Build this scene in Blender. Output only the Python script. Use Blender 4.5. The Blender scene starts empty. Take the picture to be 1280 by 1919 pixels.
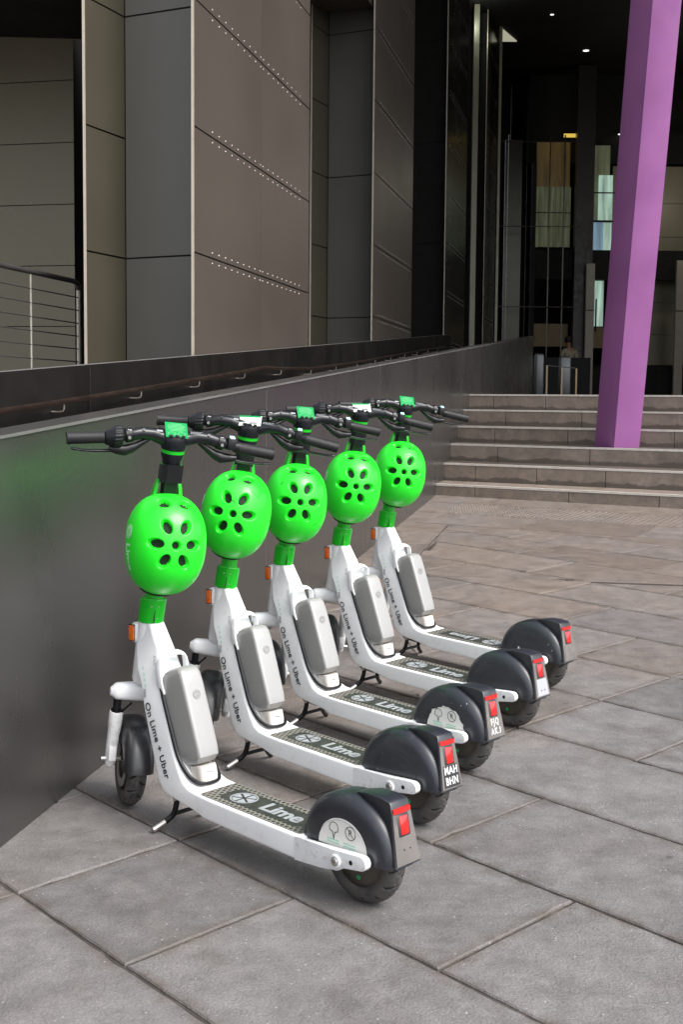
import bpy, bmesh, math, random
from mathutils import Vector as V, Matrix as M
random.seed(7)
PI = math.pi
sc = bpy.context.scene
COL = sc.collection

# ------------------------------------------------------------------ camera
cam_d = bpy.data.cameras.new('camera'); cam = bpy.data.objects.new('camera', cam_d); COL.objects.link(cam)
R0 = V((0.99996173, 0.00067317, 0.00872323)); R1 = V((0.00874917, -0.07693804, -0.99699749)); R2 = V((0.0, 0.99703565, -0.07694098))
cm = M(((R0.x, -R1.x, -R2.x, 0), (R0.y, -R1.y, -R2.y, 0), (R0.z, -R1.z, -R2.z, 1.3697), (0, 0, 0, 1)))
cam.matrix_world = cm
cam_d.sensor_fit = 'HORIZONTAL'; cam_d.sensor_width = 36.0
cam_d.lens = 2270.93 / 1280 * 36
cam_d.shift_y = -(959.5 - 925.42) / 1280
cam_d.clip_start = 0.05; cam_d.clip_end = 3000
sc.camera = cam

# ------------------------------------------------------------------ light
SUN_EL, SUN_ROT = math.radians(50), math.radians(128)
w = bpy.data.worlds.new('World'); sc.world = w; w.use_nodes = True
nt = w.node_tree; nt.nodes.clear()
out = nt.nodes.new('ShaderNodeOutputWorld'); bg = nt.nodes.new('ShaderNodeBackground'); sky = nt.nodes.new('ShaderNodeTexSky')
sky.sky_type = 'NISHITA'; sky.sun_disc = False; sky.sun_elevation = SUN_EL; sky.sun_rotation = SUN_ROT
sky.air_density = 1.0; sky.dust_density = 3.0
hs = nt.nodes.new('ShaderNodeHueSaturation'); hs.inputs['Saturation'].default_value = 0.30
nt.links.new(sky.outputs[0], hs.inputs['Color']); nt.links.new(hs.outputs[0], bg.inputs[0]); nt.links.new(bg.outputs[0], out.inputs[0])
bg.inputs[1].default_value = 0.14
sl = bpy.data.lights.new('sun', 'SUN'); sl.energy = 1.5; sl.angle = math.radians(28); sl.color = (1, 0.965, 0.92)
so = bpy.data.objects.new('sun', sl); COL.objects.link(so)
# light comes from behind the camera, high and a little to the right
sd_ = V((math.sin(SUN_ROT) * math.cos(SUN_EL), math.cos(SUN_ROT) * math.cos(SUN_EL), math.sin(SUN_EL)))
so.rotation_mode = 'QUATERNION'; so.rotation_quaternion = sd_.to_track_quat('Z', 'Y'); so.location = (3, -3, 12)
sc.view_settings.view_transform = 'Standard'; sc.view_settings.look = 'None'; sc.view_settings.exposure = 1.2; sc.view_settings.gamma = 1

# ------------------------------------------------------------------ materials
def sock(n, k): return n.inputs[k]
def mat(name, col, rough=0.5, metal=0.0, var=0.08, vscale=6.0, dirt=0.0, dcol=(0.09, 0.07, 0.05), dscale=14.0, bump=0.0, bscale=200.0,
        coat=0.0, spec=0.5, emit=None, estr=0.0, stretch=(1, 1, 1), rvar=0.08, trans=0.0, speck=0.0, speckcol=(0.7, 0.7, 0.7), evar=False):
    m = bpy.data.materials.new(name); m.use_nodes = True; t = m.node_tree; N = t.nodes; L = t.links
    b = N['Principled BSDF']
    b.inputs['Metallic'].default_value = metal
    b.inputs['Coat Weight'].default_value = coat; b.inputs['Coat Roughness'].default_value = 0.12
    b.inputs['Specular IOR Level'].default_value = spec
    b.inputs['Transmission Weight'].default_value = trans
    tc = N.new('ShaderNodeTexCoord'); oi = N.new('ShaderNodeObjectInfo')
    mp = N.new('ShaderNodeMapping'); mp.inputs['Scale'].default_value = stretch
    L.new(tc.outputs['Object'], mp.inputs[0])
    cmb = N.new('ShaderNodeMath'); cmb.operation = 'MULTIPLY'; cmb.inputs[1].default_value = 37.0; L.new(oi.outputs['Random'], cmb.inputs[0])
    add = N.new('ShaderNodeVectorMath'); add.operation = 'ADD'; L.new(mp.outputs[0], add.inputs[0]); L.new(cmb.outputs[0], add.inputs[1])
    vec = add.outputs[0]
    nz = N.new('ShaderNodeTexNoise'); nz.inputs['Scale'].default_value = vscale; nz.inputs['Detail'].default_value = 6; nz.inputs['Roughness'].default_value = 0.6
    L.new(vec, nz.inputs['Vector'])
    mr = N.new('ShaderNodeMapRange'); mr.inputs['From Min'].default_value = 0.3; mr.inputs['From Max'].default_value = 0.7
    mr.inputs['To Min'].default_value = 1 - var; mr.inputs['To Max'].default_value = 1 + var; L.new(nz.outputs[0], mr.inputs[0])
    mul = N.new('ShaderNodeVectorMath'); mul.operation = 'SCALE'; mul.inputs[0].default_value = col[:3]; L.new(mr.outputs[0], mul.inputs['Scale'])
    colout = mul.outputs[0]
    if dirt > 0:
        n2 = N.new('ShaderNodeTexNoise'); n2.inputs['Scale'].default_value = dscale; n2.inputs['Detail'].default_value = 10; n2.inputs['Roughness'].default_value = 0.75
        L.new(vec, n2.inputs['Vector'])
        r2 = N.new('ShaderNodeMapRange'); r2.inputs['From Min'].default_value = 0.52; r2.inputs['From Max'].default_value = 0.78; r2.inputs['To Max'].default_value = dirt
        L.new(n2.outputs[0], r2.inputs[0])
        mx = N.new('ShaderNodeMix'); mx.data_type = 'RGBA'; L.new(r2.outputs[0], mx.inputs[0]); L.new(colout, mx.inputs[6]); mx.inputs[7].default_value = (*dcol, 1)
        colout = mx.outputs[2]
    if speck > 0:
        vo = N.new('ShaderNodeTexVoronoi'); vo.inputs['Scale'].default_value = 55; L.new(vec, vo.inputs['Vector'])
        r3 = N.new('ShaderNodeMapRange'); r3.inputs['From Min'].default_value = 0.10; r3.inputs['From Max'].default_value = 0.06; L.new(vo.outputs['Distance'], r3.inputs[0])
        gt = N.new('ShaderNodeSeparateColor'); L.new(vo.outputs['Color'], gt.inputs[0])
        g2 = N.new('ShaderNodeMath'); g2.operation = 'GREATER_THAN'; g2.inputs[1].default_value = 1 - speck; L.new(gt.outputs[0], g2.inputs[0])
        mm = N.new('ShaderNodeMath'); mm.operation = 'MULTIPLY'; L.new(r3.outputs[0], mm.inputs[0]); L.new(g2.outputs[0], mm.inputs[1])
        mx = N.new('ShaderNodeMix'); mx.data_type = 'RGBA'; L.new(mm.outputs[0], mx.inputs[0]); L.new(colout, mx.inputs[6]); mx.inputs[7].default_value = (*speckcol, 1)
        colout = mx.outputs[2]
    L.new(colout, b.inputs['Base Color'])
    rr = N.new('ShaderNodeMapRange'); rr.inputs['From Min'].default_value = 0.3; rr.inputs['From Max'].default_value = 0.7
    rr.inputs['To Min'].default_value = max(0.02, rough - rvar); rr.inputs['To Max'].default_value = min(1, rough + rvar); L.new(nz.outputs[0], rr.inputs[0])
    L.new(rr.outputs[0], b.inputs['Roughness'])
    if bump > 0:
        n3 = N.new('ShaderNodeTexNoise'); n3.inputs['Scale'].default_value = bscale; n3.inputs['Detail'].default_value = 4; L.new(vec, n3.inputs['Vector'])
        bp = N.new('ShaderNodeBump'); bp.inputs['Strength'].default_value = bump; bp.inputs['Distance'].default_value = 0.002
        L.new(n3.outputs[0], bp.inputs['Height']); L.new(bp.outputs[0], b.inputs['Normal'])
    if emit:
        b.inputs['Emission Color'].default_value = (*emit, 1); b.inputs['Emission Strength'].default_value = estr
        if evar: L.new(colout, b.inputs['Emission Color']); b.inputs['Emission Strength'].default_value = estr * 2
    return m

MT = {}
MT['white'] = mat('white_paint', (0.86, 0.875, 0.89), 0.33, var=0.03, dirt=0.24, dcol=(0.36, 0.32, 0.28), dscale=26, coat=0.2, rvar=0.07, speck=0.03, speckcol=(0.16, 0.14, 0.13))
MT['white_arm'] = mat('white_paint_worn', (0.76, 0.77, 0.78), 0.36, var=0.04, dirt=0.75, dcol=(0.30, 0.27, 0.24), dscale=38, coat=0.2, speck=0.10, speckcol=(0.10, 0.09, 0.085))
MT['green'] = mat('green_gloss', (0.002, 0.46, 0.010), 0.32, var=0.04, coat=0.2, rvar=0.06)
MT['helmet'] = mat('helmet_green', (0.010, 0.80, 0.018), 0.42, var=0.04, coat=0.25, rvar=0.07, spec=0.5, dirt=0.10, dcol=(0.02, 0.30, 0.03), dscale=30, speck=0.035, speckcol=(0.02, 0.16, 0.03))
MT['vent'] = mat('vent_dark', (0.004, 0.012, 0.004), 0.8)
MT['black'] = mat('black_plastic', (0.006, 0.0065, 0.008), 0.36, var=0.2, spec=0.35, bump=0.15, bscale=700)
MT['bar'] = mat('bar_black', (0.006, 0.007, 0.010), 0.30, var=0.15, spec=0.35, coat=0.1)
MT['rubber'] = mat('grip_rubber', (0.013, 0.013, 0.014), 0.5, var=0.15, spec=0.35, bump=0.35, bscale=900)
MT['fender'] = mat('fender_black', (0.010, 0.012, 0.020), 0.38, var=0.2, vscale=5, spec=0.9, dirt=0.35, dcol=(0.10, 0.095, 0.09), dscale=30, speck=0.12, rvar=0.1)
MT['ffender'] = mat('front_fender_black', (0.013, 0.014, 0.018), 0.36, spec=0.9, var=0.25, dirt=0.6, dcol=(0.13, 0.115, 0.10), dscale=16, speck=0.15, speckcol=(0.4, 0.38, 0.35))
MT['tyre'] = None
MT['rim'] = mat('rim_grey', (0.11, 0.095, 0.08), 0.5, metal=0.4, var=0.4, dirt=0.9, dcol=(0.20, 0.165, 0.13), dscale=18)
MT['silver'] = mat('battery_silver', (0.33, 0.33, 0.325), 0.42, metal=0.3, var=0.04, vscale=3, dirt=0.35, dcol=(0.3, 0.28, 0.25), dscale=40, bump=0.05, bscale=1200)
MT['steel'] = mat('bare_steel', (0.55, 0.53, 0.50), 0.3, metal=0.9, var=0.2, dirt=0.5, dcol=(0.15, 0.08, 0.05), dscale=60)
MT['plate'] = mat('tail_plate', (0.13, 0.12, 0.115), 0.5, var=0.25, dirt=0.7, dcol=(0.28, 0.23, 0.19), dscale=20)
MT['platepale'] = mat('pale_plate', (0.36, 0.37, 0.40), 0.55, var=0.1, dirt=0.3)
MT['plateblack'] = mat('black_plate', (0.02, 0.02, 0.022), 0.5, var=0.1, dirt=0.3)
MT['red'] = mat('red_lens', (0.50, 0.006, 0.004), 0.12, var=0.25, vscale=150, coat=1.0)
MT['orange'] = mat('orange_lens', (0.75, 0.13, 0.008), 0.15, var=0.3, vscale=180, coat=1.0)
MT['textblack'] = mat('text_black', (0.012, 0.014, 0.018), 0.5, var=0.05)
MT['textwhite'] = mat('text_white', (0.8, 0.8, 0.8), 0.5, var=0.05)
MT['textgreen'] = mat('text_green', (0.22, 0.62, 0.42), 0.5, var=0.05)
MT['textgrey'] = mat('text_grey', (0.30, 0.31, 0.33), 0.5, var=0.2, dirt=0.4)
MT['palegreen'] = mat('helmet_print', (0.45, 0.85, 0.50), 0.45, var=0.15)
MT['sticker'] = mat('sticker_white', (0.78, 0.77, 0.74), 0.5, var=0.03, dirt=0.15, dcol=(0.5, 0.45, 0.4), dscale=40)
MT['cardgreen'] = mat('card_green', (0.0, 0.25, 0.06), 0.6, var=0.05, spec=0.15)
MT['cardwhite'] = mat('card_white', (0.55, 0.57, 0.55), 0.5, var=0.04)
MT['emblem'] = mat('emblem_grey', (0.30, 0.32, 0.335), 0.55, var=0.15, dirt=0.5, dcol=(0.2, 0.19, 0.17), dscale=50)
MT['cardprint'] = mat('card_print', (0.12, 0.48, 0.20), 0.5, var=0.05)
MT['groove'] = mat('tyre_groove_shade', (0.010, 0.010, 0.010), 0.9)  # dark rubber, with the shade inside the grooves put into the colour
MT['cyan'] = mat('button_pale', (0.45, 0.72, 0.74), 0.3, var=0.05)
MT['yellow'] = mat('warning_yellow', (0.85, 0.72, 0.02), 0.4, var=0.05)
MT['socket'] = mat('connector_white', (0.62, 0.58, 0.54), 0.45, var=0.15, dirt=0.7, dcol=(0.35, 0.25, 0.18), dscale=30)
MT['greendot'] = mat('valve_green', (0.0, 0.35, 0.09), 0.4)

def tyre_mat():
    m = bpy.data.materials.new('tyre_rubber'); m.use_nodes = True; t = m.node_tree; N = t.nodes; L = t.links; b = N['Principled BSDF']
    tc = N.new('ShaderNodeTexCoord'); nz = N.new('ShaderNodeTexNoise'); nz.inputs['Scale'].default_value = 25; nz.inputs['Detail'].default_value = 8
    L.new(tc.outputs['Object'], nz.inputs['Vector'])
    cr = N.new('ShaderNodeValToRGB'); cr.color_ramp.elements[0].color = (0.045, 0.045, 0.046, 1); cr.color_ramp.elements[1].color = (0.105, 0.095, 0.085, 1)
    cr.color_ramp.elements[0].position = 0.35; cr.color_ramp.elements[1].position = 0.75
    L.new(nz.outputs[0], cr.inputs[0]); L.new(cr.outputs[0], b.inputs['Base Color'])
    b.inputs['Roughness'].default_value = 0.6
    return m
MT['tyre'] = tyre_mat()

def mat_deck():
    m = bpy.data.materials.new('deck_mat'); m.use_nodes = True; t = m.node_tree; N = t.nodes; L = t.links; b = N['Principled BSDF']
    tc = N.new('ShaderNodeTexCoord'); sep = N.new('ShaderNodeSeparateXYZ'); L.new(tc.outputs['Object'], sep.inputs[0])
    def math_(op, a, bb=None, c=None):
        n = N.new('ShaderNodeMath'); n.operation = op
        for i, v in enumerate((a, bb, c)):
            if v is None: continue
            if isinstance(v, (int, float)): n.inputs[i].default_value = v
            else: L.new(v, n.inputs[i])
        return n.outputs[0]
    lines = []
    S = 1 / 0.0145
    for k in range(3):
        a = k * PI / 3 + PI / 2
        p = math_('ADD', math_('MULTIPLY', sep.outputs[0], math.cos(a) * S), math_('MULTIPLY', sep.outputs[1], math.sin(a) * S))
        lines.append(math_('ABSOLUTE', math_('SUBTRACT', math_('FRACT', p), 0.5)))
    mn = math_('MINIMUM', math_('MINIMUM', lines[0], lines[1]), lines[2])
    ln = N.new('ShaderNodeMapRange'); ln.inputs['From Min'].default_value = 0.13; ln.inputs['From Max'].default_value = 0.05; L.new(mn, ln.inputs[0])
    # plain centre panel (rounded)
    dx = math_('MAXIMUM', math_('SUBTRACT', math_('ABSOLUTE', math_('SUBTRACT', sep.outputs[0], 0.618)), 0.138), 0.0)
    dy = math_('MAXIMUM', math_('SUBTRACT', math_('ABSOLUTE', sep.outputs[1]), 0.020), 0.0)
    dd = math_('SQRT', math_('ADD', math_('MULTIPLY', dx, dx), math_('MULTIPLY', dy, dy)))
    pan = math_('GREATER_THAN', dd, 0.024)
    lv = math_('MULTIPLY', ln.outputs[0], pan)
    nz = N.new('ShaderNodeTexNoise'); nz.inputs['Scale'].default_value = 30; nz.inputs['Detail'].default_value = 8; L.new(tc.outputs['Object'], nz.inputs['Vector'])
    cr = N.new('ShaderNodeValToRGB'); cr.color_ramp.elements[0].color = (0.020, 0.024, 0.020, 1); cr.color_ramp.elements[1].color = (0.05, 0.05, 0.042, 1)
    cr.color_ramp.elements[0].position = 0.4; cr.color_ramp.elements[1].position = 0.7; L.new(nz.outputs[0], cr.inputs[0])
    mx = N.new('ShaderNodeMix'); mx.data_type = 'RGBA'; L.new(lv, mx.inputs[0]); L.new(cr.outputs[0], mx.inputs[6]); mx.inputs[7].default_value = (0.25, 0.235, 0.205, 1)
    L.new(mx.outputs[2], b.inputs['Base Color']); b.inputs['Roughness'].default_value = 0.55
    bp = N.new('ShaderNodeBump'); bp.inputs['Strength'].default_value = 0.6; bp.inputs['Distance'].default_value = 0.0015; L.new(lv, bp.inputs['Height']); L.new(bp.outputs[0], b.inputs['Normal'])
    return m
MT['deck'] = mat_deck()

# ------------------------------------------------------------------ mesh helpers
def new_obj(name, bm, m, parent=None, sharp=35, smooth=True):
    bmesh.ops.recalc_face_normals(bm, faces=bm.faces)
    me = bpy.data.meshes.new(name); bm.to_mesh(me); bm.free()
    if smooth:
        for p in me.polygons: p.use_smooth = True
        me.set_sharp_from_angle(angle=math.radians(sharp))
    for mm in (m if isinstance(m, (list, tuple)) else [m]): me.materials.append(mm)
    o = bpy.data.objects.new(name, me); COL.objects.link(o)
    if parent: o.parent = parent
    return o
def empty(name, loc=(0, 0, 0)):
    o = bpy.data.objects.new(name, None); COL.objects.link(o); o.location = loc; o.empty_display_size = 0.1; return o
def tag(o, label=None, cat=None, group=None, kind=None):
    if label: o['label'] = label
    if cat: o['category'] = cat
    if group: o['group'] = group
    if kind: o['kind'] = kind
    return o
def B(): return bmesh.new()
def box(bm, c, s, mtx=None, bev=0.0):
    r = bmesh.ops.create_cube(bm, size=1.0); vs = r['verts']
    bmesh.ops.scale(bm, vec=s, verts=vs)
    if bev > 0:
        es = list({e for v in vs for e in v.link_edges})
        rb = bmesh.ops.bevel(bm, geom=es, offset=bev, segments=2, affect='EDGES', profile=0.5)
        vs = list({v for f in rb['faces'] for v in f.verts} | {v for v in vs if v.is_valid})
        # include all verts of the island
        seen = set(vs); st = list(vs)
        while st:
            v = st.pop()
            for e in v.link_edges:
                o = e.other_vert(v)
                if o not in seen: seen.add(o); st.append(o)
        vs = list(seen)
    if mtx: bmesh.ops.transform(bm, matrix=mtx, verts=vs)
    bmesh.ops.translate(bm, vec=c, verts=vs)
    return vs
def loft(bm, rings, caps=True, closed=True):
    vr = [[bm.verts.new(p) for p in r] for r in rings]; n = len(rings[0])
    for a, b in zip(vr, vr[1:]):
        for i in range(n if closed else n - 1):
            j = (i + 1) % n
            bm.faces.new((a[i], a[j], b[j], b[i]))
    if caps and closed: bm.faces.new(vr[0]); bm.faces.new(vr[-1])
    return vr
def frames(path):
    P = [V(p) for p in path]; T = []
    for i in range(len(P)):
        t = (P[min(i + 1, len(P) - 1)] - P[max(i - 1, 0)]).normalized(); T.append(t)
    up = V((0, 0, 1)) if abs(T[0].z) < 0.9 else V((1, 0, 0))
    x = T[0].cross(up).normalized(); out = []
    for i, t in enumerate(T):
        x = (x - t * x.dot(t)).normalized(); out.append((P[i], t, x, t.cross(x)))
    return out
def tube(bm, path, r, n=16, flat=1.0, caps=True):
    rs = r if isinstance(r, (list, tuple)) else [r] * len(path); rings = []
    for (p, t, x, y), rr in zip(frames(path), rs):
        rings.append([p + x * math.cos(2 * PI * k / n) * rr + y * math.sin(2 * PI * k / n) * rr * flat for k in range(n)])
    loft(bm, rings, caps)
def smoothpath(pts, seg=6):
    P = [V(p) for p in pts]; P = [P[0] * 2 - P[1]] + P + [P[-1] * 2 - P[-2]]; out = []
    for i in range(1, len(P) - 2):
        for k in range(seg):
            t = k / seg; a, b, c, d = P[i - 1], P[i], P[i + 1], P[i + 2]
            out.append(0.5 * ((2 * b) + (c - a) * t + (2 * a - 5 * b + 4 * c - d) * t * t + (3 * b - a - 3 * c + d) * t ** 3))
    out.append(P[-2]); return out
def rrect(F, Bk, wf, wb, rad=0.012, seg=5):
    """rounded quadrilateral ring between F (front) and Bk (back) in xz, half widths wf, wb in y"""
    F = V((F[0], 0, F[1])); Bk = V((Bk[0], 0, Bk[1])); L_ = (Bk - F).length; d = (Bk - F) / L_
    cor = [(0, -wf), (L_, -wb), (L_, wb), (0, wf)]; ring = []
    rad = min(rad, L_ * 0.45, wb * 0.9, wf * 0.9)
    for i in range(4):
        p = V((cor[i][0], cor[i][1])); a = V((cor[i - 1][0], cor[i - 1][1])); b = V((cor[(i + 1) % 4][0], cor[(i + 1) % 4][1]))
        da = (a - p).normalized(); db = (b - p).normalized()
        s0 = p + da * rad; s1 = p + db * rad
        for k in range(seg):
            t = k / (seg - 1); q = s0 * (1 - t) ** 2 + p * 2 * t * (1 - t) + s1 * t * t
            ring.append(F + d * q.x + V((0, q.y, 0)))
    return ring
def cyl(bm, a, b, r1, r2=None, n=24): tube(bm, [a, b], [r1, r1 if r2 is None else r2], n)
def revolve_y(bm, prof, c, n=64, a0=0, a1=2 * PI, closed_prof=False):
    """profile [(r,y)] revolved about the y axis through c; angle measured from +x to +z"""
    full = abs(a1 - a0 - 2 * PI) < 1e-6; rings = []
    for k in range(n if full else n + 1):
        a = a0 + (a1 - a0) * k / n
        rings.append([bm.verts.new((c[0] + math.cos(a) * r, c[1] + y, c[2] + math.sin(a) * r)) for r, y in prof])
    m = len(prof)
    for k in range(n if full else n):
        A = rings[k]; Bq = rings[(k + 1) % len(rings)]
        for i in range(m if closed_prof else m - 1):
            j = (i + 1) % m; bm.faces.new((A[i], A[j], Bq[j], Bq[i]))
    return rings
def text_bm(s, size, bold=0.0, extr=0.0004, spacing=1.0, sx=1.0, align='CENTER', res=3):
    cu = bpy.data.curves.new('txt', 'FONT'); cu.body = s; cu.size = size; cu.align_x = align; cu.align_y = 'CENTER'
    cu.extrude = extr; cu.offset = bold; cu.space_character = spacing; cu.resolution_u = res
    o = bpy.data.objects.new('txt', cu); COL.objects.link(o)
    dg = bpy.context.evaluated_depsgraph_get(); me = bpy.data.meshes.new_from_object(o.evaluated_get(dg))
    bm = bmesh.new(); bm.from_mesh(me); bpy.data.objects.remove(o); bpy.data.curves.remove(cu); bpy.data.meshes.remove(me)
    if sx != 1: bmesh.ops.scale(bm, vec=(sx, 1, 1), verts=bm.verts)
    return bm
def place_bm(bm, X, Y, loc):
    X = V(X).normalized(); Y = V(Y).normalized(); Z = X.cross(Y)
    m = M(((X.x, Y.x, Z.x, loc[0]), (X.y, Y.y, Z.y, loc[1]), (X.z, Y.z, Z.z, loc[2]), (0, 0, 0, 1)))
    bmesh.ops.transform(bm, matrix=m, verts=bm.verts); return bm
def flatpoly(bm, pts, th=0.0006):
    a = [bm.verts.new((x, y, 0)) for x, y in pts]; b = [bm.verts.new((x, y, th)) for x, y in pts]
    bm.faces.new(a); bm.faces.new(b)
    for i in range(len(pts)):
        j = (i + 1) % len(pts); bm.faces.new((a[i], a[j], b[j], b[i]))
def strokeline(bm, pts, wd, th=0.0006, closed=False):
    P = [V(p) for p in pts]; n = len(P)
    for i in range(n if closed else n - 1):
        a, b = P[i], P[(i + 1) % n]; d = (b - a).normalized(); q = V((-d.y, d.x)) * wd / 2; e = d * wd * 0.3
        flatpoly(bm, [a - e - q, b + e - q, b + e + q, a - e + q], th + 0.00002 * i)
def emblem_bm(bm, r, th=0.0006, ring=0.13, gap=0.10):
    """round segmented citrus emblem: ring + six wedge segments"""
    n = 40
    for k in range(n):
        a0, a1 = 2 * PI * k / n, 2 * PI * (k + 1) / n
        flatpoly(bm, [(math.cos(a) * q, math.sin(a) * q) for a, q in ((a0, r), (a1, r), (a1, r * (1 - ring)), (a0, r * (1 - ring)))], th)
    for k in range(6):
        c = 2 * PI * k / 6; h = PI / 6 - 0.11
        pts = [(math.cos(c) * r * 0.16, math.sin(c) * r * 0.16)]
        for j in range(7):
            a = c - h + 2 * h * j / 6; pts.append((math.cos(a) * r * (1 - ring - gap), math.sin(a) * r * (1 - ring - gap)))
        flatpoly(bm, pts, th)

# ------------------------------------------------------------------ site constants
GX, GY = 0.0174955, 0.0376868
def gz(x, y): return GX * x + GY * y
AZW = math.radians(12.5); UW = V((math.sin(AZW), math.cos(AZW), 0)); NW = V((UW.y, -UW.x, 0)); W0 = V((-0.951, 3.319, 0))
def wp(s, off, z): p = W0 + UW * s + NW * off; return V((p.x, p.y, z))
AZS = 2.09304; SD = V((math.sin(AZS), math.cos(AZS), 0)); SN = V((-SD.y, SD.x, 0)); S0 = V((1.124, 12.573, 0))
def sp(d, n_, z): p = S0 + SD * d + SN * n_; return V((p.x, p.y, z))
AZJ = -0.73891; JD = V((math.sin(AZJ), math.cos(AZJ))); JE = V((-JD.y, JD.x)) * -1
def walltop(s): return 1.257 + 0.0649 * s
PLAT = 1.452
# ------------------------------------------------------------------ structure materials
def stone(name, base, brown, attr=True, bump=0.5, sc_=1.0, joint=False, mask=None):
    m = bpy.data.materials.new(name); m.use_nodes = True; t = m.node_tree; N = t.nodes; L = t.links; b = N['Principled BSDF']
    tc = N.new('ShaderNodeTexCoord'); vec = tc.outputs['Object']
    def noise(s, d=8, r=0.65, dist=0.0):
        n = N.new('ShaderNodeTexNoise'); n.inputs['Scale'].default_value = s * sc_; n.inputs['Detail'].default_value = d; n.inputs['Roughness'].default_value = r
        n.inputs['Distortion'].default_value = dist; L.new(vec, n.inputs['Vector']); return n.outputs[0]
    def rng(v, a, c, lo, hi):
        n = N.new('ShaderNodeMapRange'); n.inputs['From Min'].default_value = a; n.inputs['From Max'].default_value = c
        n.inputs['To Min'].default_value = lo; n.inputs['To Max'].default_value = hi; L.new(v, n.inputs[0]); return n.outputs[0]
    def mul(a, c):
        n = N.new('ShaderNodeMath'); n.operation = 'MULTIPLY'
        for i, v in enumerate((a, c)):
            if isinstance(v, float): n.inputs[i].default_value = v
            else: L.new(v, n.inputs[i])
        return n.outputs[0]
    def mix(f, a, c):
        n = N.new('ShaderNodeMix'); n.data_type = 'RGBA'
        if isinstance(f, float): n.inputs[0].default_value = f
        else: L.new(f, n.inputs[0])
        for i, v in ((6, a), (7, c)):
            if isinstance(v, tuple): n.inputs[i].default_value = (*v, 1)
            else: L.new(v, n.inputs[i])
        return n.outputs[2]
    big = noise(1.3, 5, 0.6); med = noise(9, 8, 0.7); fine = noise(160, 3, 0.6); grit = noise(420, 2, 0.5)
    tone = mul(mul(rng(med, 0.3, 0.7, 0.72, 1.24), rng(fine, 0.3, 0.7, 0.84, 1.16)), rng(grit, 0.3, 0.7, 0.88, 1.12))
    if attr:
        at = N.new('ShaderNodeAttribute'); at.attribute_name = 'tone'
        sp_ = N.new('ShaderNodeSeparateColor'); L.new(at.outputs['Color'], sp_.inputs[0])
        tone = mul(tone, sp_.outputs[0]); brownf = sp_.outputs[1]
        n = N.new('ShaderNodeMath'); n.operation = 'ADD'; n.use_clamp = True; L.new(brownf, n.inputs[0]); L.new(rng(big, 0.42, 0.72, -0.25, 0.45), n.inputs[1]); brownf = n.outputs[0]
    else: brownf = rng(big, 0.3, 0.7, 0.0, 1.0)
    c = mix(brownf, base, brown)
    sc2 = N.new('ShaderNodeVectorMath'); sc2.operation = 'SCALE'; L.new(c, sc2.inputs[0]); L.new(tone, sc2.inputs['Scale']); c = sc2.outputs[0]
    if not attr:   # grime splashed up irregularly from the foot of each riser
        sz = N.new('ShaderNodeSeparateXYZ'); L.new(vec, sz.inputs[0]); fr = N.new('ShaderNodeMath'); fr.operation = 'MULTIPLY_ADD'; fr.inputs[1].default_value = 1 / 0.177; fr.inputs[2].default_value = -0.567 / 0.177 + 6; L.new(sz.outputs[2], fr.inputs[0])
        f2 = N.new('ShaderNodeMath'); f2.operation = 'FRACT'; L.new(fr.outputs[0], f2.inputs[0])
        f3 = N.new('ShaderNodeMath'); f3.operation = 'MULTIPLY_ADD'; f3.inputs[1].default_value = 0.9; L.new(noise(2.6, 9, 0.7), f3.inputs[0]); f3.inputs[2].default_value = -0.17
        f4 = N.new('ShaderNodeMath'); f4.operation = 'SUBTRACT'; L.new(f3.outputs[0], f4.inputs[0]); L.new(f2.outputs[0], f4.inputs[1])
        c = mix(rng(f4.outputs[0], -0.02, 0.07, 0.0, 0.78), c, (0.055, 0.045, 0.037))
    # dirt trodden into the joints' margins, dark stains, pale specks, scratches
    if attr:
        e1 = mul(sp_.outputs[2], rng(noise(14, 6, 0.7), 0.35, 0.62, 0.0, 0.75)); c = mix(e1, c, tuple(x * 0.50 for x in brown))
    c = mix(rng(noise(3.1, 10, 0.75, 0.6), 0.52, 0.72, 0.0, 0.6), c, tuple(x * 0.42 for x in brown))
    vo = N.new('ShaderNodeTexVoronoi'); vo.inputs['Scale'].default_value = 70 * sc_; L.new(vec, vo.inputs['Vector'])
    se = N.new('ShaderNodeSeparateColor'); L.new(vo.outputs['Color'], se.inputs[0])
    gt = N.new('ShaderNodeMath'); gt.operation = 'GREATER_THAN'; gt.inputs[1].default_value = 0.925; L.new(se.outputs[0], gt.inputs[0])
    c = mix(mul(gt.outputs[0], rng(vo.outputs['Distance'], 0.22, 0.12, 0.0, 0.75)), c, (0.36, 0.35, 0.34))
    vg = N.new('ShaderNodeTexVoronoi'); vg.inputs['Scale'].default_value = 5.5; L.new(vec, vg.inputs['Vector']); sg = N.new('ShaderNodeSeparateColor'); L.new(vg.outputs['Color'], sg.inputs[0])
    gg = N.new('ShaderNodeMath'); gg.operation = 'GREATER_THAN'; gg.inputs[1].default_value = 0.62; L.new(sg.outputs[1], gg.inputs[0])
    c = mix(mul(gg.outputs[0], rng(vg.outputs['Distance'], 0.085, 0.06, 0.0, 0.55)), c, (0.055, 0.05, 0.048))
    wv = N.new('ShaderNodeTexNoise'); wv.inputs['Scale'].default_value = 2.2; wv.inputs['Detail'].default_value = 12; wv.inputs['Roughness'].default_value = 0.85; wv.inputs['Distortion'].default_value = 3.0
    mp = N.new('ShaderNodeMapping'); mp.inputs['Scale'].default_value = (1, 6, 1); mp.inputs['Rotation'].default_value = (0, 0, 0.5); L.new(vec, mp.inputs[0]); L.new(mp.outputs[0], wv.inputs['Vector'])
    c = mix(rng(wv.outputs[0], 0.66, 0.80, 0.0, 0.45), c, (0.34, 0.33, 0.32))
    L.new(c, b.inputs['Base Color']); L.new(rng(med, 0.3, 0.7, 0.55, 0.8), b.inputs['Roughness'])
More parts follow.
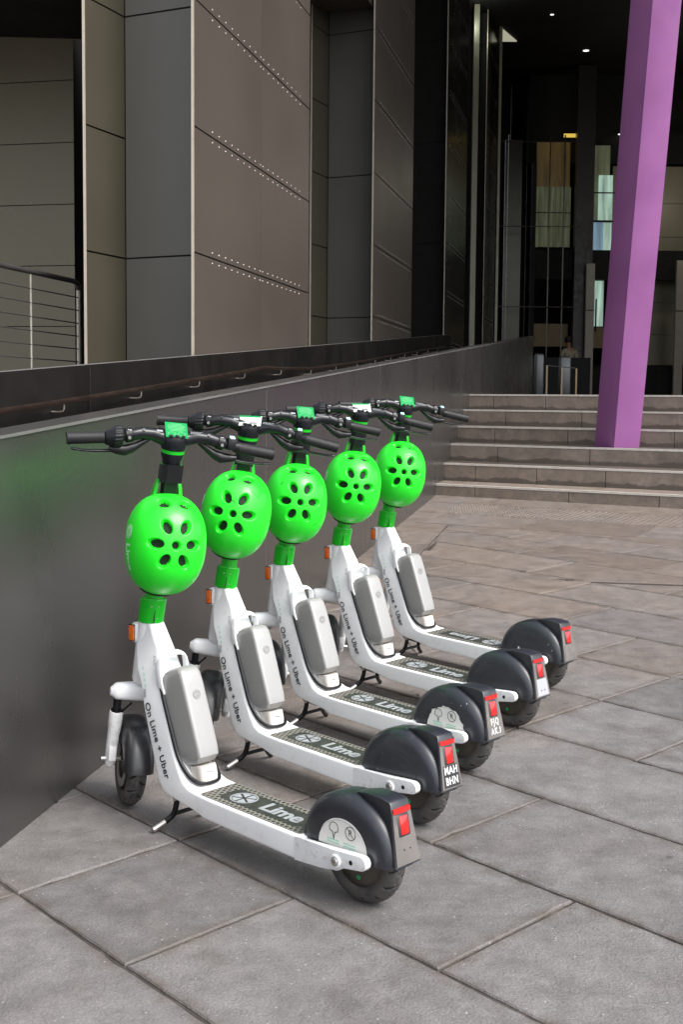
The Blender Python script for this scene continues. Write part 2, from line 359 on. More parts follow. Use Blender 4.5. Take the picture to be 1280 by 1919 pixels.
    bp = N.new('ShaderNodeBump'); bp.inputs['Strength'].default_value = bump; bp.inputs['Distance'].default_value = 0.004
    hsum = N.new('ShaderNodeMath'); hsum.operation = 'ADD'; L.new(fine, hsum.inputs[0]); L.new(mul(med, 1.2), hsum.inputs[1])
    L.new(hsum.outputs[0], bp.inputs['Height']); L.new(bp.outputs[0], b.inputs['Normal'])
    return m
MT['paver'] = stone('paver_stone', (0.160, 0.151, 0.150), (0.172, 0.138, 0.114), bump=0.9)
MT['step'] = stone('step_stone', (0.215, 0.178, 0.150), (0.165, 0.130, 0.104), attr=False)
MT['joint'] = mat('joint_filler', (0.045, 0.038, 0.033), 0.9, var=0.5, vscale=18, dirt=0.7, dcol=(0.24, 0.20, 0.16), dscale=5, bump=0.8, bscale=300)
MT['asphalt'] = mat('far_ground', (0.12, 0.115, 0.11), 0.85, var=0.2, vscale=2)
MT['rampwall'] = mat('ramp_wall_metal', (0.118, 0.113, 0.110), 0.28, metal=0.72, var=0.05, vscale=1.6, stretch=(1, 1, 0.35), rvar=0.04, speck=0.012, speckcol=(0.3, 0.3, 0.3))
MT['edge'] = mat('edge_metal', (0.17, 0.165, 0.16), 0.5, metal=0.3)
MT['blackwall'] = mat('black_parapet', (0.010, 0.009, 0.008), 0.42, spec=0.3, var=0.25, vscale=2)
MT['bronze'] = mat('rail_bronze', (0.032, 0.020, 0.015), 0.42, metal=0.5, var=0.3)
MT['greyrail'] = mat('rail_grey', (0.10, 0.095, 0.09), 0.4, metal=0.6)
MT['steelrail'] = mat('rail_steel', (0.42, 0.38, 0.33), 0.38, metal=0.7, var=0.2)
MT['cl_brown'] = mat('cladding_brown', (0.104, 0.086, 0.073), 0.42, metal=0.25, var=0.06, vscale=0.8, rvar=0.05, dirt=0.12, dcol=(0.08, 0.07, 0.06), dscale=3)
MT['cl_grey'] = mat('cladding_grey', (0.122, 0.119, 0.108), 0.42, metal=0.25, var=0.06, vscale=0.8, rvar=0.05)
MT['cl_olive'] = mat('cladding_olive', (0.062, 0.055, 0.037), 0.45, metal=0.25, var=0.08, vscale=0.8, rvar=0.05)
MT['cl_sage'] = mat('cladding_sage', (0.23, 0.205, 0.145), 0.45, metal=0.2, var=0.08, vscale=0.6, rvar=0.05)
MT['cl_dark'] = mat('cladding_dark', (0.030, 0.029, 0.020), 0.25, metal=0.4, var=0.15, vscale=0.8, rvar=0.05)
MT['trim'] = mat('edge_trim', (0.48, 0.42, 0.35), 0.35, metal=0.3)
MT['rivet'] = mat('rivet_steel', (0.48, 0.43, 0.40), 0.35, metal=0.3)
MT['dark'] = mat('near_black', (0.006, 0.006, 0.005), 0.8)
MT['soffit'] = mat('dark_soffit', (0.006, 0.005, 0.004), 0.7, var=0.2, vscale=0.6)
MT['nosing'] = mat('nosing_strip', (0.50, 0.47, 0.43), 0.45, var=0.12, vscale=20, dirt=0.4, dcol=(0.22, 0.18, 0.14), dscale=12)
MT['purple'] = mat('purple_paint', (0.262, 0.092, 0.262), 0.38, var=0.12, vscale=1.6, coat=0.15, dirt=0.35, dcol=(0.21, 0.07, 0.33), dscale=4, bump=0.04, bscale=60)
MT['wood'] = mat('lobby_wood', (0.22, 0.14, 0.05), 0.5, var=0.25, stretch=(10, 10, 0.4))
MT['jamb'] = mat('door_jamb', (0.42, 0.37, 0.31), 0.45)
MT['bronzepost'] = mat('barrier_post', (0.40, 0.28, 0.17), 0.4, metal=0.4)
MT['greymetal'] = mat('pedestal_grey', (0.16, 0.17, 0.17), 0.4, metal=0.4)
MT['skin'] = mat('skin', (0.35, 0.2, 0.14), 0.5); MT['hair'] = mat('hair', (0.01, 0.008, 0.007), 0.6); MT['cream'] = mat('cream_cloth', (0.45, 0.38, 0.28), 0.8)
MT['trouser'] = mat('dark_trousers', (0.02, 0.02, 0.022), 0.8)
def glow(name, c, s, ev=False): return mat(name, tuple(x * 0.5 for x in c), 0.4, var=0.55 if ev else 0.1, vscale=2.5, stretch=(3, 3, 0.25), emit=c, estr=s, evar=ev)
MT['lamp'] = glow('lamp_white', (1, 0.97, 0.9), 0.8); MT['warm'] = glow('lamp_warm', (1.0, 0.70, 0.12), 0.30); MT['sky_pane'] = glow('daylit_pane', (0.55, 0.80, 0.66), 0.20, True)
MT['blue_pane'] = glow('blue_pane', (0.30, 0.48, 0.62), 0.16, True); MT['blind'] = glow('blind_glow', (0.42, 0.46, 0.28), 0.035, True); MT['amberglow'] = glow('amber_wall', (0.5, 0.33, 0.10), 0.018, True)  # blind and amber wall are no lamps; their lit look is added emission
MT['fin'] = mat('lit_return_and_fin', (0.20, 0.19, 0.14), 0.35, metal=0.2)

# ------------------------------------------------------------------ ground
bm = B(); S_ = 400
bm.faces.new([bm.verts.new((x, y, gz(x, y) - 0.06)) for x, y in ((-S_, -S_), (S_, -S_), (S_, 14.5), (-S_, 14.5))])
tag(new_obj('ground', bm, MT['asphalt'], smooth=False), kind='structure')
bm = B()
bm.faces.new([bm.verts.new((x, y, gz(x, y) - 0.007)) for x, y in ((-6, -3), (12, -3), (12, 9), (3.0, 14.2), (-6, 14.2))])
tag(new_obj('paving_bed', bm, MT['joint'], smooth=False), kind='structure')

def clip(poly, n_, c_):
    out_ = []
    for i in range(len(poly)):
        a, b = poly[i], poly[(i + 1) % len(poly)]; da = a.dot(n_) - c_; db = b.dot(n_) - c_
        if da >= 0: out_.append(a)
        if (da >= 0) != (db >= 0): out_.append(a + (b - a) * (da / (da - db)))
    return out_
bm = B(); ca = bm.loops.layers.color.new('tone')
def slab(poly, brown, gap=0.0045):
    if len(poly) < 3: return
    A = sum(poly[i].x * poly[(i + 1) % len(poly)].y - poly[(i + 1) % len(poly)].x * poly[i].y for i in range(len(poly))) / 2
    if abs(A) < 0.003: return
    if A < 0: poly = poly[::-1]
    def inset(d):
        r = []; n = len(poly)
        for i in range(n):
            p0, p1, p2 = poly[i - 1], poly[i], poly[(i + 1) % n]
            a = (p1 - p0); b = (p2 - p1)
            if a.length < 1e-5 or b.length < 1e-5: continue
            a.normalize(); b.normalize(); na = V((-a.y, a.x)); nb = V((-b.y, b.x)); k = 1 + na.dot(nb)
            if k < 0.15: k = 0.15
            r.append(p1 + (na + nb) * d / k)
        return r
    t = random.uniform(0.90, 1.10); br = min(1, max(0, brown + random.uniform(-0.08, 0.10))); dz = random.uniform(-0.0012, 0.0012); tx = random.uniform(-0.002, 0.002); ty = random.uniform(-0.002, 0.002)
    c0 = sum(poly, V((0, 0))) / len(poly)
    def vz(p, h): return bm.verts.new((p.x, p.y, gz(p.x, p.y) + h + dz + tx * (p.x - c0.x) + ty * (p.y - c0.y)))
    base = inset(gap)
    if len(base) < 3: return
    sub = []
    for i in range(len(base)):
        p, q = base[i], base[(i + 1) % len(base)]; L_ = (q - p).length; n = max(1, int(L_ / .05)); nr = V((-(q - p).y, (q - p).x)).normalized() if L_ > 1e-6 else V((0, 0))
        sub.append((p, V((0, 0)), V((0, 0))))
        for k in range(1, n):
            ch = random.uniform(0, .0025) + (random.uniform(.002, .009) if random.random() < .07 else 0)
            sub.append((p + (q - p) * k / n, nr * ch, nr))
    cen = sum(base, V((0, 0))) / len(base)
    def ins(p, d, nr):
        if nr.length > 0: return p + nr * d
        v = (cen - p); return p + v.normalized() * min(d * 1.3, v.length * .5)
    top = [vz(ins(p + j, .004, nr), 0) for p, j, nr in sub]; mid = [vz(p + j, -0.0035) for p, j, nr in sub]; bot = [vz(p, -0.02) for p, j, nr in sub]
    minw = min((base[i] - base[i - 1]).length for i in range(len(base)))
    fs = []; edge = set(top) | set(mid) | set(bot)
    if minw > .16:
        inn = [vz(ins(p, random.uniform(.028, .05), nr), 0.0) for p, j, nr in sub]
        # keep corner points square
        fs.append(bm.faces.new(inn)); layers = ((inn, top), (top, mid), (mid, bot))
    else: fs.append(bm.faces.new(top)); layers = ((top, mid), (mid, bot))
    for u_, l_ in layers:
        for i in range(len(top)):
            j = (i + 1) % len(top); fs.append(bm.faces.new((l_[i], l_[j], u_[j], u_[i])))
    for f in fs:
        for lp in f.loops: lp[ca] = (t, br, 1.0 if lp.vert in edge and minw > .16 else 0.0, 1)
NW2 = V((NW.x, NW.y)); SN2 = V((SN.x, SN.y)); w0n = W0.x * NW.x + W0.y * NW.y; s0n = S0.x * SN.x + S0.y * SN.y
OFFB, SNB = 0.385, -2.62
for k in range(-12, 40):
    b0 = 1.43 + 0.5025 * k; b1 = b0 + 0.5025
    segs = []; f_ = 0.508 if k % 2 == 0 else 1.008; g_ = 0.505 if k % 2 == 0 else 1.005
    segs.append((2.795 - f_, 2.795)); segs += [(2.795 - f_ - j - 1, 2.795 - f_ - j) for j in range(13)]
    segs.append((2.795, 2.795 + g_)); segs += [(2.795 + g_ + j, 2.795 + g_ + j + 1) for j in range(14)]
    for d0, d1 in segs:
        for _ in (0,):
            P = [JE * b + JD * d for b, d in ((b0, d0), (b0, d1), (b1, d1), (b1, d0))]
            if max(p.y for p in P) < -1.2 or min(p.y for p in P) > 13 or max(p.x for p in P) < -2.2 or min(p.x for p in P) > 9: continue
            P = clip(P, -SN2, -(s0n + SNB)); UW2 = V((UW.x, UW.y)); cut = W0.x * UW.x + W0.y * UW.y + 0.62 * 7
            if len(P) < 3: continue
            for Q in (clip(clip(P, NW2, w0n - .02), -UW2, -cut), clip(clip(P, NW2, w0n + OFFB), UW2, cut)):
                if len(Q) < 3: continue
                cx = sum(Q, V((0, 0))) / len(Q)
                br = (0.05 if d1 < 2.8 else 0.55) + 0.35 * min(1, max(0, (cx.y - 3.6) / 3.4))
                slab(Q, br)
for i in range(7, 22):   # strip of cut stones along the wall
    s0_, s1_ = i * 0.62, (i + 1) * 0.62
    P = [V(((W0 + UW * s + NW * o).x, (W0 + UW * s + NW * o).y)) for s, o in ((s0_, -0.02), (s0_, OFFB), (s1_, OFFB), (s1_, -0.02))]
    slab(clip(P, -SN2, -(s0n + SNB)), 0.95)
for r, (n0, n1) in enumerate(((SNB, -1.98), (-1.98, -1.31), (-1.31, -0.55))):   # band at the foot of the steps
    for i in range(-4, 10):
        l = 0.9; d0 = i * l + 0.45 * r; d1 = d0 + l
        P = [V((sp(d, n_, 0).x, sp(d, n_, 0).y)) for d, n_ in ((d0, n0), (d0, n1), (d1, n1), (d1, n0))]
        P = clip(P, NW2, w0n - 0.02)
        slab(P, 0.9)
tag(new_obj('paving', bm, MT['paver'], smooth=False), kind='structure')

# tactile studs
bm = B()
for i in range(-2, 120):
    for j in range(12):
        d = 0.85 + i * 0.05; n_ = -1.93 + j * 0.052
        p = sp(d, n_, 0)
        off = (p - W0).dot(NW)
        if off < 0.28 or d > 4.6: continue
        if random.random() < 0.01: continue
        z = gz(p.x, p.y); r = 0.0125
        a = [bm.verts.new((p.x + math.cos(q * PI / 4) * r, p.y + math.sin(q * PI / 4) * r, z - 0.001)) for q in range(8)]
        b = [bm.verts.new((p.x + math.cos(q * PI / 4) * r * 0.6, p.y + math.sin(q * PI / 4) * r * 0.6, z + 0.005)) for q in range(8)]
        bm.faces.new(b)
        for q in range(8): bm.faces.new((a[q], a[(q + 1) % 8], b[(q + 1) % 8], b[q]))
MT['stud'] = mat('tactile_stud', (0.155, 0.128, 0.108), 0.5, var=0.4, vscale=3, dirt=0.5)
tag(new_obj('tactile_studs', bm, MT['stud'], smooth=False), 'rows of small raised tactile studs at the foot of the stone steps', 'tactile paving', kind='stuff')

# ------------------------------------------------------------------ steps
stair = tag(empty('stone_steps', sp(1.5, -0.8, 0.4)), 'flight of six worn brown stone steps with pale metal nosings', 'steps')
ST = stair.matrix_world.copy(); ST.translation = stair.location
def par(o, p):   # keep world placement under an unrotated parent empty
    o.parent = p; o.matrix_parent_inverse = M.Translation(-V(p.location)); return o
def dleft(n_):   # where the step line meets the middle of the ramp wall
    # W0n + off = (S0+SD d+SN n).NW
    return ((w0n - 0.06) - (S0.x * NW.x + S0.y * NW.y) - n_ * SN.dot(NW)) / SD.dot(NW)
for k in range(6):
    n0 = -0.82 + 0.52 * k; zt = 0.567 + 0.177 * k; n1 = n0 + 0.56 if k < 5 else n0 + 16
    bm = B()
    d = dleft(n0); random.seed(50 + k); first = True
    zb = zt - 0.19 if k else zt - 0.30
    while d < 9.5:
        L_ = random.uniform(0.55, 1.15) if not first else random.uniform(0.35, 0.6)
        a, b = d + (0 if first else 0.004), min(d + L_, 9.5) - 0.003
        first = False
        jog = random.uniform(-0.002, 0.002)
        da, db = (a, b) if abs(a - dleft(n0)) > 1e-3 else (a, b)
        q0 = [sp(a, n0 + jog, 0), sp(b, n0 + jog, 0)]
        la = dleft(n1) if abs(a - dleft(n0)) < 1e-3 else a
        q1 = [sp(b, n1, 0), sp(la, n1, 0)]
        pts = q0 + q1
        lo = [bm.verts.new((p.x, p.y, zb)) for p in pts]; hi = [bm.verts.new((p.x, p.y, zt)) for p in pts]
        bm.faces.new(hi)
        for i in range(4): bm.faces.new((lo[i], lo[(i + 1) % 4], hi[(i + 1) % 4], hi[i]))
        d += L_
    par(new_obj('step', bm, MT['step'], smooth=False), stair)
    bm = B()
    a0 = dleft(n0) + 0.03
    pts = [sp(a0, n0 - 0.004, 0), sp(9.5, n0 - 0.004, 0), sp(9.5, n0 + 0.05, 0), sp(dleft(n0 + 0.05) + 0.03, n0 + 0.05, 0)]
    lo = [bm.verts.new((p.x, p.y, zt - 0.016)) for p in pts]; hi = [bm.verts.new((p.x, p.y, zt + 0.003)) for p in pts]
    bm.faces.new(hi)
    for i in range(4): bm.faces.new((lo[i], lo[(i + 1) % 4], hi[(i + 1) % 4], hi[i]))
    par(new_obj('nosing', bm, MT['nosing'], smooth=False), stair)
    bm = B()   # dark backing seen through the open joints
    pts = [sp(dleft(n0 + 0.01), n0 + 0.012, 0), sp(9.5, n0 + 0.012, 0), sp(9.5, n0 + 0.4, 0), sp(dleft(n0 + 0.4), n0 + 0.4, 0)]
    lo = [bm.verts.new((p.x, p.y, zb)) for p in pts]; hi = [bm.verts.new((p.x, p.y, zt - 0.012)) for p in pts]
    bm.faces.new(hi)
    for i in range(4): bm.faces.new((lo[i], lo[(i + 1) % 4], hi[(i + 1) % 4], hi[i]))
    par(new_obj('core', bm, MT['dark'], smooth=False), stair)
random.seed(11)

# ------------------------------------------------------------------ walls in plan coordinates
def prismw(bm, poly, z0, z1):
    """poly: list of (s, off); z0,z1 floats or functions of s"""
    f0 = z0 if callable(z0) else (lambda s: z0); f1 = z1 if callable(z1) else (lambda s: z1)
    lo = [bm.verts.new(wp(s, o, f0(s))) for s, o in poly]; hi = [bm.verts.new(wp(s, o, f1(s))) for s, o in poly]
    bm.faces.new(lo); bm.faces.new(hi)
    for i in range(len(poly)):
        j = (i + 1) % len(poly); bm.faces.new((lo[i], lo[j], hi[j], hi[i]))
rw = tag(empty('ramp_wall', wp(0, 0, 0.1)), 'long dark grey sheet metal ramp wall rising beside the row of scooters', 'wall')
joints = [-6.25, -3.27, -0.293, 2.687, 5.666, 8.645, 11.62, 14.6, 17.6, 20.6, 22.95]
for a, b in zip(joints, joints[1:]):
    bm = B(); prismw(bm, [(a + 0.0052, -0.012), (b - 0.0052, -0.012), (b - 0.0052, 0), (a + 0.0052, 0)], lambda s: min(0.1, 0.05) - 0.3, lambda s: walltop(s) - 0.003)
    par(new_obj('wall_panel', bm, MT['rampwall'], smooth=False), rw)
bm = B(); prismw(bm, [(-6.25, -0.12), (22.93, -0.12), (22.93, -0.0125), (-6.25, -0.0125)], -0.25, lambda s: walltop(s) - 0.006)
for j in joints[1:-1]: prismw(bm, [(j - 0.0045, -0.0124), (j + 0.0045, -0.0124), (j + 0.0045, -0.0012), (j - 0.0045, -0.0012)], -0.2, lambda s: walltop(s) - 0.008)
par(new_obj('core', bm, MT['edge'], smooth=False), rw)
bm = B(); prismw(bm, [(-6.25, -0.122), (22.95, -0.122), (22.95, 0.002), (-6.25, 0.002)], lambda s: walltop(s) - 0.0055, lambda s: walltop(s) + 0.004)
par(new_obj('top_cap', bm, MT['rampwall'], smooth=False), rw)
bm = B(); prismw(bm, [(-6.25, 0.0025), (22.95, 0.0025), (22.95, 0.0045), (-6.25, 0.0045)], lambda s: walltop(s) - 0.004, lambda s: walltop(s) + 0.005)
par(new_obj('edge_strip', bm, MT['edge'], smooth=False), rw)
bm = B(); prismw(bm, [(-6.2, -1.55), (23, -1.55), (23, -0.12), (-6.2, -0.12)], lambda s: walltop(s) - 1.4, lambda s: walltop(s) - 1.05)
tag(new_obj('ramp_floor', bm, MT['step'], smooth=False), kind='structure')

pw = tag(empty('black_parapet', wp(0, -1.6, 0.3)), 'low black panelled parapet wall behind the ramp carrying a handrail', 'wall')
js = [-5.3, -2.97, -0.62, 1.73, 4.08, 6.43, 8.78, 11.13, 13.48, 15.83, 18.2, 21.5]
for a, b in zip(js, js[1:]):
    bm = B(); prismw(bm, [(a + 0.003, -1.563), (b - 0.003, -1.563), (b - 0.003, -1.55), (a + 0.003, -1.55)], lambda s: walltop(s) - 1.2, lambda s: walltop(s) + 0.055)
    par(new_obj('wall_panel', bm, MT['blackwall'], smooth=False), pw)
bm = B(); prismw(bm, [(-5.3, -1.68), (21.5, -1.68), (21.5, -1.5635), (-5.3, -1.5635)], lambda s: walltop(s) - 1.2, lambda s: walltop(s) + 0.052)
for j in js[1:-1]: prismw(bm, [(j - 0.0028, -1.5634), (j + 0.0028, -1.5634), (j + 0.0028, -1.552), (j - 0.0028, -1.552)], lambda s: walltop(s) - 1.1, lambda s: walltop(s) + 0.05)
par(new_obj('core', bm, MT['edge'], smooth=False), pw)
hr = tag(empty('handrail', wp(3, -1.47, 1.3)), 'bronze handrail on small steel hooks along the black parapet', 'handrail')
rz = [(-5, 0.80), (0, 1.11), (3.5, 1.345), (4.7, 1.43), (5.9, 1.52), (7.1, 1.61), (7.7, 1.66), (8.2, 1.665), (9.5, 1.70), (11.7, 1.83), (14, 1.99), (16.7, 2.18), (20, 2.39)]
def rzf(s):
    for (a, za), (b, zb_) in zip(rz, rz[1:]):
        if a <= s <= b: return za + (zb_ - za) * (s - a) / (b - a)
    return rz[-1][1]
bm = B(); tube(bm, [wp(s, -1.47, z) for s, z in rz], 0.017, 12); par(new_obj('rail', bm, MT['bronze']), hr)
for i in range(-3, 14):
    s = 3.53 + 1.19 * i; z = rzf(s)
    bm = B(); tube(bm, [wp(s, -1.549, z - 0.06), wp(s, -1.50, z - 0.06), wp(s, -1.477, z - 0.055), wp(s, -1.470, z - 0.04), wp(s, -1.470, z - 0.012)], 0.0055, 8)
    par(new_obj('bracket', bm, MT['steelrail']), hr)

# ------------------------------------------------------------------ cladding pillars
ZJ = [2.595 + 1.035 * i for i in range(-2, 12)]
def panel_strip(bm, A, Bp, zs, th=0.012, g=0.015, z0=None, z1=None):
    """flat cladding panels between plan points A and B (s, off), split at heights zs; visible face on A->B line"""
    a = V(A); b = V(Bp); d = (b - a).normalized(); n_ = V((-d.y, d.x))
    zz = [z0] + [z for z in zs if z0 < z < z1] + [z1]
    for lo, hi in zip(zz, zz[1:]):
        prismw(bm, [tuple(a), tuple(b), tuple(b - n_ * th), tuple(a - n_ * th)], lo + g / 2, hi - g / 2)
def rivet(bm, c, nrm, r=0.0088):
    nrm = V(nrm).normalized(); x = nrm.cross(V((0, 0, 1))).normalized(); y = V((0, 0, 1))
    rings = []
    for rr, h in ((1, 0), (0.75, 0.5), (0.3, 0.75)):
        rings.append([bm.verts.new(c + (x * math.cos(q * PI / 3) + y * math.sin(q * PI / 3)) * r * rr + nrm * h * r) for q in range(6)])
    for A_, B_ in zip(rings, rings[1:]):
        for q in range(6): bm.faces.new((A_[q], A_[(q + 1) % 6], B_[(q + 1) % 6], B_[q]))
    bm.faces.new(rings[-1])
desc = ['nearest cladding pillar, wide brown riveted side beside a tall grey panel', 'second cladding pillar back, darker brown riveted side above the parapet end',
        'third cladding pillar back, narrow near-black riveted side', 'fourth cladding pillar back with a thin bright edge, in the dark', 'fifth cladding pillar back with a thin edge, in the dark', 'farthest thin cladding pillar before the entrance']
for k in range(6):
    s0 = 6.70 + 7.75 * k; w_ = 3.95 if k == 0 else 3.55; zt = 12.0 if k == 0 else 11.69; zb = 0.9
    root = tag(empty('cladding_pillar', wp(s0, -1.8, zb)), desc[k], 'pillar', 'metal clad pillars along the ramp')
    mside = MT['cl_brown'] if k < 2 else MT['cl_dark']; mfront = MT['cl_grey'] if k < 2 else MT['dark']  # far fronts near-black: shade under the canopy put into the colour
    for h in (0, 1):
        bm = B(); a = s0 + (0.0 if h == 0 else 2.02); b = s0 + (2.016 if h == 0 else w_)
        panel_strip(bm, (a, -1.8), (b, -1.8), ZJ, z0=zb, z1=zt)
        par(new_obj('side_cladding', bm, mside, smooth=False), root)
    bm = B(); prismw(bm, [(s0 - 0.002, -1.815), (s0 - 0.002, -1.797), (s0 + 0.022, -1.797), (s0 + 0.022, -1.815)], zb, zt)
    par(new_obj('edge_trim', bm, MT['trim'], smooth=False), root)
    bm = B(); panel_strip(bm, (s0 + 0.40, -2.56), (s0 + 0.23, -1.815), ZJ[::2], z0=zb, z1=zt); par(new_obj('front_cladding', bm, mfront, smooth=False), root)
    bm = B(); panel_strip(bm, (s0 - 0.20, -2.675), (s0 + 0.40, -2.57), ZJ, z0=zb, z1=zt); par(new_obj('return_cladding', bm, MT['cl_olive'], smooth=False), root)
    bm = B(); prismw(bm, [(s0 - 0.203, -2.69), (s0 - 0.203, -2.672), (s0 - 0.185, -2.672), (s0 - 0.185, -2.69)], zb, zt); par(new_obj('edge_trim', bm, MT['trim'], smooth=False), root)
    bm = B(); prismw(bm, [(s0 + 0.03, -1.8125), (s0 + w_ - 0.02, -1.8125), (s0 + w_ - 0.02, -2.72), (s0 - 0.1, -2.70), (s0 + 0.42, -2.60), (s0 + 0.26, -1.84)], zb, zt - 0.01)
    par(new_obj('core', bm, MT['dark'], smooth=False), root)
    if k < 4:
        bm = B()
        for z in ZJ:
            if z > zt - 0.2 or z < zb + 0.3: continue
            for st_, sp_n, n in ((s0 + 0.5, 0.185, 9), (s0 + 2.07, 0.181 if k == 0 else 0.155, 9)):
                for i in range(n):
                    for dz in (-0.045, 0.045): rivet(bm, wp(st_ + sp_n * i, -1.7995, z + dz), NW)
        par(tag(new_obj('rivets', bm, MT['rivet']), kind='stuff'), root)
# left colonnade end wall
lw = tag(empty('left_end_wall', wp(16.5, -8, 1.4)), 'olive panelled end wall behind the cable railing at far left', 'wall')
bm = B(); panel_strip(bm, (16.48, -30.0), (16.48, -7.40), ZJ, z0=1.4, z1=9.0); par(new_obj('wall_cladding', bm, MT['cl_sage'], smooth=False), lw)
bm = B(); panel_strip(bm, (16.9, -7.16), (16.9, -3.2), [z - 0.02 for z in ZJ], z0=1.4, z1=9.0); par(new_obj('wall_cladding', bm, MT['cl_olive'], smooth=False), lw)
bm = B(); prismw(bm, [(16.51, -30), (17.3, -30), (17.3, -3.2), (16.93, -3.2), (16.93, -7.40), (16.51, -7.42)], 1.4, 9.0); par(new_obj('core', bm, MT['dark'], smooth=False), lw)
bm = B()
for z in ZJ:
    if 1.6 < z < 8:
        for i in range(6):
            for dz in (-0.045, 0.045): rivet(bm, wp(16.478, -8.0 - 0.167 * i * 1.15, z + dz), -UW)
par(tag(new_obj('rivets', bm, MT['rivet']), kind='stuff'), lw)
# upper floor behind the parapet, platform, canopy
bm = B(); prismw(bm, [(-3, -30), (16.4, -30), (16.4, -2.7), (10.7, -2.7), (10.7, -3.3), (6.5, -3.3), (6.5, -1.7), (-3, -1.7)], 0.6, PLAT)
tag(new_obj('upper_floor', bm, MT['step'], smooth=False), kind='structure')
cn = tag(empty('canopy', wp(12, 3, 11.7)), 'dark flat entrance canopy ceiling above the steps', 'canopy')
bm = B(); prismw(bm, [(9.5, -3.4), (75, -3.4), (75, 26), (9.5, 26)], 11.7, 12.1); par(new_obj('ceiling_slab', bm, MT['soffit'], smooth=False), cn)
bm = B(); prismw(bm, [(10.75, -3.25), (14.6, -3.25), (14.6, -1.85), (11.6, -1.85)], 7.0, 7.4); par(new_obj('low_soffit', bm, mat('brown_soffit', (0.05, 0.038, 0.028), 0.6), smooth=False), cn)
so_ = tag(empty('side_soffit', wp(12, -6, 7.5)), 'dark sloping soffit over the far left recess', 'soffit')
bm = B(); pts = [(10, -30, 9.2), (16.47, -30, 9.2), (16.47, -8.66, 7.66), (16.47, -7.3, 7.40), (16.47, -2.9, 7.0), (10, -2.9, 7.0)]
lo = [bm.verts.new(wp(*p)) for p in pts]; hi = [bm.verts.new(wp(p[0], p[1], p[2] + 0.3)) for p in pts]
bm.faces.new(lo); bm.faces.new(hi)
for i in range(6): bm.faces.new((lo[i], lo[(i + 1) % 6], hi[(i + 1) % 6], hi[i]))
par(new_obj('soffit_panel', bm, MT['soffit'], smooth=False), so_)
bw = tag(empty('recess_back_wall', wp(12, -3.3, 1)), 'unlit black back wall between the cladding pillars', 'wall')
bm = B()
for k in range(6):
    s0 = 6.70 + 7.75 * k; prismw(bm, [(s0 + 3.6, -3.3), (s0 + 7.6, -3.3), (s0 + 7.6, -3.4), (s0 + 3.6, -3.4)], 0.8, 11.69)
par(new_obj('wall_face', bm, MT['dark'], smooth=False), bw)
# left railing
rl = tag(empty('cable_railing', wp(7.5, -3.2, PLAT)), 'steel railing with thin horizontal bars at the far left', 'railing')
def rp(s, z): return wp(s, -3.2, z)
bm = B(); tube(bm, [rp(1, 2.43), rp(7.40, 2.435), rp(7.47, 2.42), rp(7.50, 2.37)], [0.024] * 4, 12); par(new_obj('top_rail', bm, MT['greyrail']), rl)
for s, r in ((7.50, 0.021), (6.55, 0.009), (4.6, 0.009), (2.6, 0.009)):
    bm = B(); tube(bm, [rp(s, PLAT), rp(s, 2.41)], r, 10); par(new_obj('post', bm, MT['steelrail']), rl)
for i in range(7):
    bm = B(); tube(bm, [rp(1, 2.293 - 0.118 * i), rp(7.48, 2.293 - 0.118 * i)], 0.0055, 8); par(new_obj('bar', bm, MT['greyrail']), rl)

# ------------------------------------------------------------------ purple column
pc = tag(empty('purple_column', (2.71, 12.02, 0.75)), 'tall leaning square steel column painted purple, rising from the steps', 'column')
c_, s_ = 0.1355, 0.2856
bm = B(); rings = []
for z in (0.60, 11.6):
    t = (z - 0.921) / 4.0; E = V((2.698 - 0.050 * t, 12.02 - 1.30 * t, z)); k_ = 1.0 - 0.01 * t
    cor = [E, E + V((s_, c_, 0)) * k_, E + V((s_ - c_, c_ + s_, 0)) * k_, E + V((-c_, s_, 0)) * k_]
    ring = []
    for i in range(4):
        p, a, b = cor[i], cor[i - 1], cor[(i + 1) % 4]
        for q in range(3):
            tt = q / 2; r = 0.006; x0 = p + (a - p).normalized() * r; x1 = p + (b - p).normalized() * r
            ring.append(x0 * (1 - tt) ** 2 + p * 2 * tt * (1 - tt) + x1 * tt * tt)
    rings.append(ring)
loft(bm, rings); par(new_obj('shaft', bm, MT['purple'], sharp=50), pc)
bm = B()   # weld bead along the front edge
P0_, P1_ = [V((2.698 - 0.050 * ((z - 0.921) / 4), 12.02 - 1.3 * ((z - 0.921) / 4), z)) for z in (0.93, 11.59)]
tube(bm, [P0_, P1_], 0.004, 6); par(new_obj('weld_bead', bm, MT['purple']), pc)

# ------------------------------------------------------------------ lobby beyond the steps
bm = B(); prismw(bm, [(14.2, -3.3), (75, -3.3), (75, 26), (14.2, 26)], 1.0, PLAT - 0.012)
tag(new_obj('platform', bm, MT['step'], smooth=False), kind='structure')
KL = 38 / 26
lb = tag(empty('entrance_lobby', (8, 39, PLAT)), 'dim glazed entrance lobby beyond the steps, black frames and lit panes', 'lobby')
def lbox(name, x0, x1, z0, z1, y, m, th=0.06, parent=lb, bev=0):
    x0, x1, y = x0 * KL, x1 * KL, y * KL; z0 = (z0 - 1.37) * KL + 1.37 if z0 > PLAT + .01 else PLAT; z1 = (z1 - 1.37) * KL + 1.37
    bm = B(); box(bm, ((x0 + x1) / 2, y + th / 2, (z0 + z1) / 2), (x1 - x0, th, z1 - z0), bev=bev); return par(new_obj(name, bm, m, smooth=False), parent)
lbox('back_wall', 2.5, 18, PLAT, 8.44, 36.0, MT['dark'], 0.2)
lbox('bulkhead', 4.0, 18, 6.56, 8.44, 26.9, MT['dark'], 0.4)
bm = B(); prismw(bm, [(17, 11), (60, 11), (60, 11.2), (17, 11.2)], PLAT, 11.69); par(new_obj('sky_block_wall', bm, MT['cl_brown'], smooth=False), lb)  # unseen wall, added to block sky light from the right
